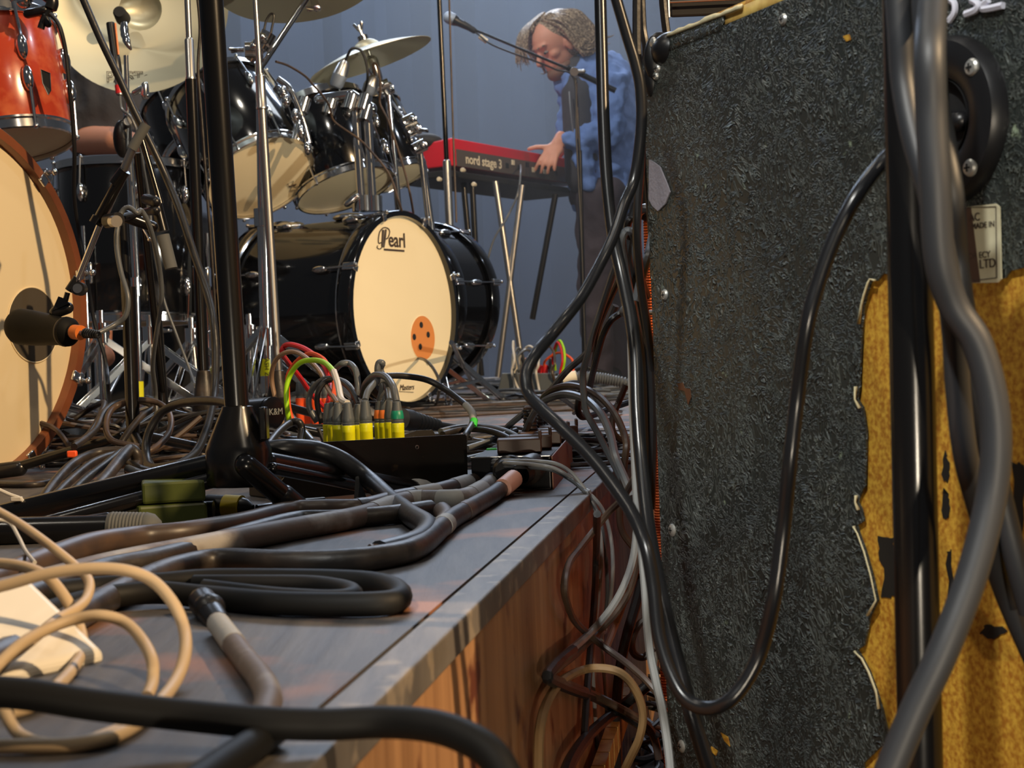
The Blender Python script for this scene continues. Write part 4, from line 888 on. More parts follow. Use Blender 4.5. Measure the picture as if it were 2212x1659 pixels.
for i, (x, y, D, h, ring, lab) in enumerate(((712, 950, 2.06, 80, 'boot', 'leftmost grey and yellow plug of the stage box'), (722, 952, 2.02, 84, 'boot', 'second grey and yellow plug from left, half hidden'), (733, 953, 1.99, 84, 'boot', 'third plug from left, squeezed behind the largest front plug'), (754, 955, 1.94, 86, 'boot', 'largest front left plug, grey over yellow'), (768, 950, 2.08, 86, 'boot', 'thin grey plug rising behind the middle front plug'), (776, 950, 2.03, 78, 'boot', 'ribbed black-grey plug between the left and middle front plugs'), (792, 950, 1.95, 86, 'boot', 'middle front plug, grey over yellow'), (823, 948, 2.06, 84, 'orange_plastic', 'left orange-banded plug'), (833, 948, 2.03, 84, 'orange_plastic', 'right orange-banded plug'), (845, 946, 2.0, 82, 'boot', 'plain plug behind the green-banded plug'), (860, 948, 1.94, 82, 'green', 'green-banded plug at the right end'))):
    tops[i] = xlr(x, y, D, h, ring, None, lab+' in the stage box')
# cables leaving them
cable('lime green cable arching over the stage box plugs', [(626, 915, 2.2), (620, 880, 2.2), (619, 840, 2.2), (628, 808, 2.2), (648, 784, 2.18), (675, 778, 2.15), (700, 783, 2.1), (717, 798, 2.05), (722, 806, 2.03)], .0040, 'lime', n=10)
cable('white sleeve end of the lime cable dropping into the front plug', [(721, 802, 2.03), (730, 830, 2.0), (737, 862, 1.96), tops[3]], .0046, 'rubber_white')
cable('orange cable rising left of the lime arc', [(634, 912, 2.35), (624, 880, 2.35), (621, 820, 2.35), (630, 795, 2.35), (648, 775, 2.32), (668, 764, 2.3), (690, 770, 2.25), (705, 785, 2.2), (722, 820, 2.1), tops[1]], .0038, 'orange')
cable('crimson cable arching highest behind the stage box', [(700, 880, 2.6), (672, 850, 2.55), (648, 815, 2.5), (622, 782, 2.45), (609, 762, 2.4), (614, 748, 2.4), (628, 744, 2.38), (655, 752, 2.35), (680, 768, 2.3), (700, 790, 2.2), (715, 830, 2.15), tops[0]], .0042, 'red')
cable('beige cable arching beside the crimson one', [(612, 920, 2.3), (597, 870, 2.3), (587, 820, 2.3), (592, 785, 2.28), (610, 765, 2.26), (635, 760, 2.24), (660, 772, 2.2), (690, 802, 2.15), (706, 835, 2.1), tops[2]], .0036, mat('beige_cable', lin(140, 112, 88), .5))
cable('dark cable arching low in front left, into the thin plug', [(685, 912, 2.15), (668, 880, 2.15), (670, 850, 2.15), (690, 825, 2.13), (715, 818, 2.12), (745, 826, 2.12), (762, 845, 2.1), tops[4]], .0044, 'rubber_grey', n=10)
cable('dark cable looping between left and middle plugs', [(695, 915, 2.1), (685, 870, 2.1), (690, 840, 2.1), (708, 822, 2.1), (735, 823, 2.08), (758, 842, 2.05), tops[5]], .0040, 'rubber')
cable('dark cable hooping up from the middle group to ribbed plug', [(722, 800, 2.12), (738, 786, 2.1), (755, 786, 2.1), (768, 800, 2.08), (773, 830, 2.07), (772, 858, 2.07)], .0046, 'rubber_grey', n=10)
cable('thick grey-black cable hooping out of the middle front plug', [tops[6], (795, 845, 1.97), (812, 826, 2.0), (830, 820, 2.02), (842, 838, 2.03), tops[8]], .0046, 'rubber_grey', n=10)
cable('thick grey-black cable hooping into the green-banded plug', [(783, 855, 2.06), (790, 830, 2.04), (805, 813, 2.02), (822, 810, 2.0), (838, 818, 1.98), (850, 838, 1.95), tops[10]], .0048, 'rubber_grey', n=10)
cable('short cable stub looping upright above the orange-banded plugs', [tops[7], (826, 835, 2.05), (816, 805, 2.05), (818, 785, 2.05), (826, 785, 2.05), (822, 800, 2.06), (835, 830, 2.04), tops[9]], .0046, 'rubber_grey', n=10)
lc = cable('long black cable with cream collar leaning right past the bass drum foot', [(836, 812, 2.08), (870, 812, 2.1), (920, 820, 2.12), (960, 840, 2.12), (990, 862, 2.1), (1006, 875, 2.08), (1020, 895, 2.06), (1020, 915, 2.04), (1006, 940, 1.98), (1000, 960, 1.97)], .0046, 'rubber', n=10)
q = smoothpath([P(1006, 875, 2.08), P(1020, 892, 2.06), P(1023, 915, 2.04)], 6)
b = MB(); b.tube(q, .0054, 12); b.build('collar', 'tape_grey', lc, label='cream printed collar'); b = MB(); b.tube([P(1024, 908, 2.045), P(1021, 922, 2.035)], .0057, 12); b.build('tape_ring', 'green_tape', lc)
t = thing('cable_gland', 'ribbed black cable boot behind the stage box plugs', 'connector', P(880, 910, 2.2))
a1, a2 = P(868, 905, 2.2), P(985, 925, 2.3); L_ = (a2-a1).length
b = MB(); prof = [(0, 0), (.016, 0), (.016, .02)]
for i in range(7): prof += [(.0145-.0009*i, .024+i*.009), (.0145-.0009*i, .029+i*.009), (.011-.0008*i, .030+i*.009), (.011-.0008*i, .0328+i*.009)]
prof += [(.006, L_), (0, L_)]
b.lathe(a1, a2-a1, prof, 24); b.build('boot', 'rubber_grey', t)
# second stage box behind, orange plugs
t = thing('stage_box', 'low black stage box with orange-glowing plugs behind the first', 'audio box', G(650, 930))
b = MB(); a_, c_ = G(575, 918), G(800, 912); b.hexa([a_, c_, c_+Vector((0, .12, 0)), a_+Vector((0, .12, 0))], [p+Z*.04 for p in (a_, c_, c_+Vector((0, .12, 0)), a_+Vector((0, .12, 0)))]); b.build('case', 'steel_box', t, smooth=False, bevel=.002)
for i, x in enumerate((648, 662, 680, 693, 704)):
    xlr(x, 886, 3.2+.05*(i % 2), 62, 'boot', 'orange shelled plugs of the rear stage box', 'orange-shelled plug in the rear black stage box', shell='neon_orange')
# third stage box far right back
t = thing('stage_box', 'small dark box with thin coloured leads, far back below the keyboard', 'audio box', G(1140, 868))
D3 = 5.6
b = MB(); b.hexa([P(1070, 868, D3), P(1212, 868, D3), P(1212, 862, D3+.25), P(1070, 862, D3+.25)], [P(1084, 806, D3), P(1206, 806, D3), P(1206, 808, D3+.25), P(1084, 808, D3+.25)]); b.build('case', 'boot', t, smooth=False, bevel=.003)
for i, (x, c_, h) in enumerate(((1112, 'print_white', 45), (1125, 'boot', 52), (1137, 'orange_plastic', 34), (1150, 'boot', 48), (1165, 'red', 20), (1178, 'red', 20), (1192, 'boot', 34))):
    b = MB(); b.lathe(P(x, 808, D3+.1), Z, [(.011, 0), (.013, .03), (.009, h*D3/FPX), (0, h*D3/FPX+.004)], 12); b.build('plug', c_, t)
rg = random.Random(5)
for i, (c_, lab) in enumerate((('lime', 'lime'), ('red', 'red'), ('rubber_grey', 'grey'), ('rubber_white', 'white'), ('rubber_grey', 'dark grey'), ('rubber_brown', 'brown'), ('rubber_white', 'dull white'), ('orange', 'pale orange'))):
    x0 = (1206, 1202, 1140, 1130, 1170, 1165, 1118, 1185)[i]; hi = (736, 740, 752, 748, 756, 744, 738, 762)[i]; x1 = (1217, 1212, 1110, 1160, 1118, 1195, 1108, 1235)[i]
    cable(lab+' thin lead looping over the far small box', [(x0-6, 800, D3+.1), (x0-8, (800+hi)/2, D3+.08), ((x0+x1)/2-4, hi, D3+.05), (x1, hi+14, D3+.02), (x1+3, hi+40, D3-.02), (x1-2, 806, D3-.02), (x1-6+4*i, 850, D3-.06), (x1-30+12*i, 866)], .0048, c_)
# ================================================================ POWER STRIP
a_, c_ = G(1020, 1060), G(1191, 1058); bk_ = G(1233, 1007); nbk = bk_-c_
hs = .040; pw = thing('power_strip', 'black power distribution strip with brown sockets at the deck edge', 'power strip', (a_+c_)/2)
b = MB(); b.hexa([a_, c_, c_+nbk, a_+nbk], [p+Z*hs for p in (a_, c_, c_+nbk, a_+nbk)]); b.build('case', 'black', pw, smooth=False, bevel=.0015)
b = MB(); o_ = Vector((.0015, 0, 0)); b.hexa([c_+o_, c_+o_*2, c_+nbk+o_*2, c_+nbk+o_], [p+Z*hs for p in (c_+o_, c_+o_*2, c_+nbk+o_*2+Z*.006, c_+nbk+o_+Z*.006)]); b.build('lit_side_panel', 'lit_side', pw, smooth=False, label='end panel coloured orange-brown for the warm light on it')
b = MB(); b.tube([a_+Z*hs, c_+Z*hs], .0012, 6); b.tube([a_+Z*.001, c_+Z*.001], .0012, 6); b.build('metal_lip', 'steel', pw)
for i in range(5):
    q = a_+(c_-a_)*(.25+.02*i)+nbk*(.15+.2*i)+Z*hs+Vector((.03+.005*i, 0, 0)); b = MB(); b.box(q+Z*.010, (.055, .040, .018)); b.box(q+Z*.022+Vector((.026, 0, 0)), (.004, .03, .012)); b.build('socket', 'brown_plastic', pw, bevel=.002)
for i, (x, y, D_, lab) in enumerate(((1148, 968, 2.0, 'brown-lit plug nearest in the power strip'), (1162, 950, 2.15, 'middle ribbed plug in the power strip'), (1172, 938, 2.3, 'rear plug in the power strip'))):
    t = thing('power_plug', lab, 'plug', P(x, y, D_)); b = MB(); p_ = P(x, y+8, D_)
    b.lathe(p_, Z, [(0, -.01), (.018, -.01), (.020, .0), (.018, .012), (.009, .022), (.0085, .06), (.006, .062), (0, .062)], 20); b.build('body', 'brown_plastic' if i == 0 else 'rubber', t)
    b = MB()
    for k_ in range(7): b.ring(p_+Z*(.026+.005*k_), Z, .0088, .0014, 16, 6)
    b.build('strain_relief', 'rubber', t)
    cable(('front', 'middle', 'rear')[i]+' black mains lead rising from the power strip plugs', [p_+Z*.06, P(x-4+i*3, y-70, D_), P(x+14+i*5, y-95, D_+.1), P(x+60+i*10, y-110, D_+.5), P(x+130, y-60, D_+.9), G(x+170, 905-8*i, .006)], .0042)
t = thing('power_connector', 'round dark connector plugged into the strip front, pale red cuff', 'connector', P(1120, 1025, 1.8))
a1, a2 = P(1142, 1015, 1.755), P(1104, 1038, 1.70); b = MB(); b.lathe(a1, a2-a1, [(0, -.02), (.0165, -.02), (.0175, -.005), (.0175, .008), (.013, .012), (.0115, .03)], 24); b.build('collar', 'rubber_dusty', t)
b = MB(); b.cyl(P(1110, 1034, 1.71), P(1086, 1054, 1.68), .0108, n=18); b.build('cuff', mat('pale_red_cuff', lin(226, 170, 150), .5), t)
t = thing('power_connector', 'shiny black round connector left of the pale red cuff', 'connector', P(1085, 1022, 1.82))
b = MB(); b.lathe(P(1100, 1016, 1.765), P(1078, 1024, 1.70)-P(1100, 1016, 1.765), [(0, -.01), (.018, -.01), (.0185, .01), (.015, .013), (.013, .02), (0, .02)], 24); b.build('collar', 'black', t)
# ================================================================ thick dusty cables on the deck
def thick(label, pts, r, m='rubber_dusty', bands=(), n=14, k=10):
    q = settle(smoothpath([pt(p, r) for p in pts], k), r); b = MB(); b.tube(q, r, n); o = b.build('thick_cable', m, None, fix=False); tag(o, label, 'cable')
    for (f0, f1, mm) in bands:
        i0, i1 = int(f0*(len(q)-1)), max(int(f0*(len(q)-1))+1, int(f1*(len(q)-1))); b = MB(); b.tube(q[i0:i1+1], r*1.05, n); b.build('tape_wrap', mm, o, fix=False)
    return o
thick('taped multicore cable running from left to the power strip with many pale bands', [(-60, 1296, 1.15), (80, 1262, 1.22), (250, 1218, 1.3), (450, 1178, 1.4), (620, 1145, 1.5), (780, 1115, 1.6), (880, 1082, 1.68), (990, 1078, 1.72), (1040, 1058, 1.78), (1070, 1034, 1.82), (1082, 1024, 1.84)], .0105, 'taped', ((.52, .57, 'tape_grey'), (.60, .63, 'tape_grey'), (.66, .70, 'tape_grey'), (.74, .80, 'tape_grey'), (.86, .98, 'tape_blue')))
thick('brown cable from the pale red cuff curving back down to the left', [(1092, 1048, 1.73), (1060, 1072, 1.68), (1020, 1095, 1.63), (980, 1118, 1.58), (955, 1138, 1.52), (905, 1180, 1.42), (840, 1200, 1.36), (740, 1212, 1.3), (620, 1215, 1.26), (480, 1210, 1.22), (400, 1222, 1.18), (330, 1245, 1.12), (220, 1300, 1.02), (100, 1370, .92), (-60, 1450, .84)], .0095, 'rubber_dusty', ((.27, .29, 'tape_grey'), (.16, .18, 'rubber_brown')))
thick('upper brown cable wrapped in tape crossing above the multicore', [(1060, 1030, 1.86), (1010, 1044, 1.82), (940, 1064, 1.78), (860, 1078, 1.73), (780, 1098, 1.68), (700, 1100, 1.63), (620, 1105, 1.56), (520, 1130, 1.48), (400, 1150, 1.4), (300, 1160, 1.35), (200, 1175, 1.28), (110, 1205, 1.2), (0, 1250, 1.1), (-60, 1275, 1.05)], .0105, 'rubber_brown', ((.08, .12, 'tape_grey'), (.16, .20, 'tape_grey'), (.3, .32, 'rubber_dusty')))
thick('dark cable under the taped multicore, bulging in the middle', [(930, 1100, 1.66), (860, 1110, 1.6), (800, 1116, 1.57), (720, 1122, 1.55), (640, 1125, 1.5), (540, 1150, 1.42), (440, 1180, 1.34), (330, 1210, 1.24), (210, 1235, 1.15), (60, 1290, 1.05), (-60, 1330, 1.0)], .0095, 'rubber_dusty')
thick('short brown cable bend hooking up behind the long brown curve', [(955, 1104, 1.7), (965, 1120, 1.62), (950, 1140, 1.56), (935, 1155, 1.52), (880, 1190, 1.46), (800, 1200, 1.42)], .0092, 'rubber_brown')
thick('black cable sweeping out of the cone hub area over the box front', [(560, 975, 1.66), (620, 968, 1.66), (680, 972, 1.68), (740, 995, 1.68), (800, 1040, 1.66), (850, 1086, 1.63), (890, 1115, 1.56), (925, 1140, 1.50), (900, 1172, 1.44), (820, 1196, 1.38)], .0105, 'rubber')
thick('flat dark cable loop lying lowest on the deck, right end rounded', [(-60, 1320, .95), (80, 1285, 1.02), (200, 1270, 1.06), (330, 1262, 1.1), (450, 1252, 1.12), (600, 1252, 1.14), (740, 1255, 1.14), (820, 1262, 1.12), (862, 1280, 1.08), (850, 1300, 1.03), (760, 1306, 1.0), (600, 1303, .99), (450, 1290, .99), (330, 1280, 1.0), (200, 1296, .98), (80, 1330, .94), (-60, 1370, .9)], .0080, 'rubber_matte', n=12)
thick('inner dark cable loop nested inside the flat loop', [(420, 1262, 1.11), (560, 1262, 1.1), (680, 1264, 1.08), (748, 1275, 1.05), (762, 1288, 1.02), (720, 1296, 1.0), (600, 1290, .99), (440, 1272, 1.0)], .0068, 'rubber_matte', n=12)
thick('front thick black cable crossing the whole deck and falling over the edge', [(-80, 1490, .62), (60, 1500, .62), (200, 1522, .62), (400, 1545, .62), (560, 1560, .61), (700, 1565, .61), (820, 1560, .61), (920, 1566, .60), (1000, 1590, .59), (1070, 1640, .58), (1130, 1760, .57)], .0068, 'rubber_matte', n=16)
thick('dark cable entering under the front cable at the bottom left', [(360, 1740, .6), (470, 1660, .66), (550, 1606, .66), (590, 1575, .66)], .0068, 'rubber_matte')
o = thick('heavy cable with grey collar plugged in by the flat loop, bending down', [(470, 1345, .93), (500, 1385, .88), (530, 1425, .86), (565, 1470, .8), (580, 1510, .76), (570, 1550, .72), (560, 1600, .70)], .0066, 'taped', ((.03, .2, 'tape_grey'),))
t = thing('jack_connector', 'glossy black angled connector with screw at the grey-collared cable', 'connector', P(455, 1320, .94))
b = MB(); b.cap(P(438, 1300, .96), P(470, 1345, .925), .0095, .0080); b.ell(P(452, 1315, .945), (.0105, .0105, .010)); b.build('body', 'black', t)
b = MB(); b.ell(P(446, 1292, .945), (.0028,)*3, None, 10, 6); b.ell(P(486, 1340, .915), (.003,)*3, None, 10, 6); b.build('screw', 'screw', t)
t = thing('jack_connector', 'brassy barrel jack connector lying under the brown cable', 'connector', P(800, 1170, 1.48))
b = MB(); b.lathe(P(710, 1182, 1.46), P(850, 1152, 1.52)-P(710, 1182, 1.46), [(0, 0), (.0125, .001), (.0135, .008), (.012, .016), (.0075, .018), (.0065, .064), (.004, .066), (0, .066)], 20); b.build('barrel', mat('brass_barrel', lin(170, 140, 90), .35, metal=.7), t)
t = thing('cable_clamp', 'small black bracket beside the brassy jack on the deck', 'bracket', P(860, 1150, 1.5))
b = MB(); b.box(P(830, 1146, 1.56), (.045, .02, .012)); b.box(P(868, 1150, 1.55), (.03, .03, .008)); b.build('body', 'black', t, bevel=.002)
b = MB(); pth = [P(772, 1085, 1.66), P(768, 1060, 1.66), P(770, 1040, 1.66), P(774, 1032, 1.66)]; b.hexa([P(764, 1086, 1.66), P(796, 1086, 1.66), P(796, 1086, 1.663), P(764, 1086, 1.663)], [P(768, 1030, 1.66), P(774, 1028, 1.66), P(774, 1028, 1.663), P(768, 1030, 1.663)]); o = b.build('velcro_strap', 'hazardgrey', None, smooth=False); tag(o, 'pointed grey velcro strap end sticking up in front of the box', 'strap')
# white power adapter + cream cable, bottom left
t = thing('power_adapter', 'white laptop power adapter block at the lower left', 'power adapter', G(60, 1500))
A = [P(-90, 1262, .82), P(26, 1262, .86), P(95, 1350, .84), P(150, 1470, .74), P(20, 1480, .66), P(-90, 1470, .66)]
b = MB(); x0, y0 = P(40, 1470, .76).x, .76
cen = P(10, 1400, .80); Rz = Matrix.Rotation(math.radians(-38), 3, 'Z') @ Matrix.Rotation(math.radians(28), 3, 'Y')
b.box(P(-8, 1395, .82), (.085, .085, .029), Rz); ab = b.build('body', 'white_plastic', t, smooth=False, bevel=.007)
ab.modifiers['bevel'].segments = 5
b = MB(); b.lathe(P(20, 1368, .785), (Rz @ Vector((0, 0, 1))), [(.011, .0005), (0, .0006)], 24)
b.v = [p for p in b.v]
cable('cream cable falling from left and curling over the white adapter', [(-40, 1085, .98), (40, 1130, .95), (110, 1180, .92), (165, 1225, .9), (192, 1255, .88), (188, 1290, .86), (165, 1315, .84), (120, 1340, .82), (60, 1390, .78), (0, 1430, .76), (-50, 1460, .75)], .0030, 'cream_cable', n=10)
cable('cream cable making the widest arc around the adapter', [(-50, 1280, .8), (20, 1262, .8), (100, 1240, .8), (190, 1228, .8), (270, 1232, .8), (330, 1255, .8), (375, 1305, .79), (398, 1360, .78), (400, 1410, .76), (385, 1460, .74), (355, 1505, .72), (300, 1560, .69), (240, 1592, .68), (160, 1608, .68), (80, 1612, .68), (-40, 1612, .68)], .0033, 'cream_cable', n=10)
cable('cream cable making the inner arc near the adapter', [(-20, 1452, .72), (40, 1395, .74), (100, 1360, .76), (160, 1338, .77), (220, 1330, .77), (270, 1345, .77), (305, 1380, .76), (328, 1425, .74), (330, 1470, .73), (318, 1505, .72)], .0031, 'cream_cable', n=10)
cable('dull cream cable behind the adapter curling down at its right', [(-40, 1215, .92), (40, 1222, .9), (100, 1245, .88), (140, 1290, .87), (168, 1345, .86), (178, 1395, .84), (160, 1440, .82), (125, 1480, .78), (80, 1520, .74), (20, 1540, .72)], .0034, 'cream_cable', n=10)
cable('cream cable curve below the front black cable', [(0, 1500, .66), (12, 1540, .655), (40, 1585, .65), (90, 1605, .65), (170, 1605, .66), (240, 1582, .67), (310, 1550, .68)], .0028, 'cream_cable', n=10)
cable('thin twin white wire at the left edge by the stand leg', [(-20, 1120, 1.2), (20, 1130, 1.2), (40, 1160, 1.18), (55, 1190, 1.15), (75, 1215, 1.1)], .0016, 'rubber_white')
cable('thin blue-white wire pair near the bass drum foot', [(-20, 1050, 1.6), (20, 1068, 1.6), (45, 1078, 1.6), (55, 1095, 1.6)], .0022, 'rubber_white')
b = MB(); b.box(P(36, 1078, 1.6), (.012, .006, .005)); o = b.build('cable_tag', 'rubber_white', None, bevel=.001); tag(o, 'small white tag on the blue-white wire', 'tag')
# ================================================================ cables hanging at the left side of the cabinet
def fl(x, D): return Vector((P(x, 1000, D).x, P(x, 1000, D).y, -.49))
cable('thick black cable hanging straight down from the top, leaning right behind the big loop', [(1296, -30, 1.35), (1300, 120, 1.34), (1304, 260, 1.33), (1311, 390, 1.32), (1324, 505, 1.31), (1342, 590, 1.30), (1361, 680, 1.28), (1372, 768, 1.26), (1376, 884, 1.24), (1385, 1000, 1.22), (1403, 1152, 1.18), (1432, 1300, 1.12), (1466, 1440, 1.07), (1500, 1560, 1.03), (1550, 1720, 1.0)], .0056, 'rubber2', n=14)
cable('thick shiny cable bulging left, then looping low across the black cabinet up to the pole', [(1326, -20, 1.22), (1354, 76, 1.22), (1373, 139, 1.22), (1384, 197, 1.22), (1385, 278, 1.22), (1371, 384, 1.22), (1348, 442, 1.21), (1325, 511, 1.2), (1297, 569, 1.19), (1258, 639, 1.17), (1223, 685, 1.15), (1188, 728, 1.14), (1155, 768, 1.12), (1136, 810, 1.11), (1143, 852, 1.1), (1172, 885, 1.08), (1215, 925, 1.06), (1275, 985, 1.04), (1325, 1048, 1.02), (1366, 1110, 1.0), (1395, 1180, .98), (1412, 1270, .97), (1423, 1370, .96), (1447, 1450, .95), (1480, 1508, .94), (1525, 1530, .93), (1572, 1516, .92), (1612, 1470, .92), (1645, 1400, .92), (1672, 1290, .91), (1692, 1140, .91), (1706, 1000, .9), (1722, 860, .9), (1742, 710, .89), (1768, 610, .89), (1805, 510, .89), (1850, 425, .89), (1905, 352, .9), (1960, 300, .9)], .0047, 'rubber2', n=14)
cable('thin black cable hanging beside the cabinet corner, inner of a close pair', [(1376, -20, 1.4), (1376, 90, 1.4), (1382, 200, 1.4), (1386, 320, 1.4), (1378, 440, 1.4), (1376, 520, 1.4), (1385, 620, 1.41), (1400, 720, 1.42), (1412, 800, 1.43)], .0042)
cable('thin black cable hanging beside the cabinet corner, outer of the pair', [(1386, -20, 1.45), (1389, 58, 1.45), (1395, 110, 1.45), (1392, 240, 1.46), (1397, 360, 1.47), (1404, 460, 1.5), (1412, 600, 1.5)], .0036)
cable('short black cable vanishing behind the top of the cabinet edge', [(1431, -20, 1.6), (1434, 20, 1.6), (1440, 70, 1.6), (1450, 130, 1.6)], .0045)
cable('grey cable making a tight hairpin beside the orange cabinet', [(1404, 1180, 1.5), (1396, 1000, 1.5), (1391, 860, 1.5), (1386, 768, 1.5), (1371, 685, 1.48), (1356, 610, 1.47), (1347, 550, 1.46), (1344, 516, 1.45), (1353, 500, 1.45), (1365, 502, 1.45), (1371, 520, 1.46), (1374, 560, 1.47), (1384, 600, 1.5), (1398, 640, 1.53)], .0042, 'rubber_grey')
cable('dark cable coming out of the hairpin, curving into the cabinet shadow', [(1360, 520, 1.5), (1356, 560, 1.5), (1367, 600, 1.5), (1380, 640, 1.5), (1392, 700, 1.5), (1404, 768, 1.5), (1410, 900, 1.5), (1405, 1100, 1.5)], .0050, 'rubber')
cable('short grey cable hooking over the orange cabinet corner', [(1376, 470, 1.62), (1380, 458, 1.6), (1392, 450, 1.58), (1404, 452, 1.58)], .0052, 'rubber_grey')
cable('light grey cable rising right across the orange cabinet', [(1374, 650, 1.44), (1386, 600, 1.44), (1398, 560, 1.44), (1404, 535, 1.46), (1412, 500, 1.5)], .0044, 'rubber_grey')
cable('black curved cable climbing from the hairpin to the double pair', [(1366, 520, 1.55), (1356, 500, 1.54), (1357, 480, 1.52), (1364, 470, 1.52), (1374, 440, 1.52)], .0040)
def gl(label, pts, r, m): return cable(label, pts, r, m, n=8)
gl('brown thin cable slanting down left to the deck, upper of three', [(1362, 545, 1.7), (1339, 600, 1.75), (1311, 661, 1.8), (1293, 708, 1.85), (1286, 768, 1.9), (1276, 831, 2.0), (1262, 870, 2.2), (1240, 892, 2.6)], .0040, 'rubber_brown')
gl('brown thin cable slanting down left to the deck, longest of three', [(1346, 540, 1.65), (1330, 574, 1.65), (1316, 615, 1.66), (1293, 685, 1.68), (1279, 731, 1.7), (1269, 768, 1.72), (1259, 810, 1.75), (1262, 861, 1.75), (1267, 891, 1.75), (1292, 937, 1.74), (1318, 988, 1.72), (1345, 1040, 1.7)], .0040, 'rubber_grey')
gl('pale straight cable crossing down left towards the power strip', [(1330, 660, 1.9), (1300, 725, 1.92), (1262, 768, 1.95), (1223, 803, 1.97), (1178, 856, 2.0), (1140, 886, 2.02), (1097, 922, 2.05), (1080, 950, 2.08)], .0046, 'rubber_grey')
gl('dark cable with a metal plug entering the orange cabinet side', [(1350, 672, 1.62), (1335, 680, 1.62), (1318, 694, 1.62), (1303, 722, 1.64), (1292, 760, 1.68), (1282, 800, 1.75), (1268, 850, 1.9), (1248, 880, 2.3)], .0038, 'rubber')
t = thing('jack_plug', 'small metal jack plug pointing into the cabinet at mid height', 'plug', P(1368, 674, 1.6))
b = MB(); b.cyl(P(1346, 673, 1.62), P(1386, 675, 1.6), .0062, n=16); b.cyl(P(1384, 675, 1.6), P(1415, 676, 1.6), .003, n=10); b.build('barrel', 'steel', t)
gl('brown cable arcing highest over the power strip to the cabinet foot', [(1125, 960, 2.1), (1145, 905, 2.0), (1168, 866, 1.92), (1191, 843, 1.86), (1229, 833, 1.82), (1267, 841, 1.78), (1300, 861, 1.74), (1328, 894, 1.7), (1346, 932, 1.68), (1353, 962, 1.66), (1348, 1008, 1.66), (1345, 1060, 1.66)], .0042, 'rubber_brown')
gl('black printed cable arcing below the brown one', [(1120, 965, 2.05), (1150, 900, 1.95), (1173, 869, 1.88), (1199, 856, 1.83), (1229, 852, 1.8), (1267, 864, 1.76), (1297, 892, 1.7), (1318, 937, 1.66), (1330, 988, 1.62), (1350, 1036, 1.6), (1366, 1075, 1.58)], .0048, 'rubber_grey')
gl('dark cable dropping through a small loop near the deck edge', [(1255, 845, 1.95), (1248, 880, 1.95), (1256, 900, 1.96), (1280, 897, 2.0), (1320, 882, 2.1), (1380, 862, 2.2)], .0044, 'rubber')
gl('brown cable curling right beside the small loop', [(1352, 832, 1.95), (1336, 870, 1.95), (1324, 900, 1.94), (1324, 930, 1.93), (1340, 950, 1.93), (1370, 958, 1.93), (1395, 935, 1.93)], .0042, 'rubber_brown')
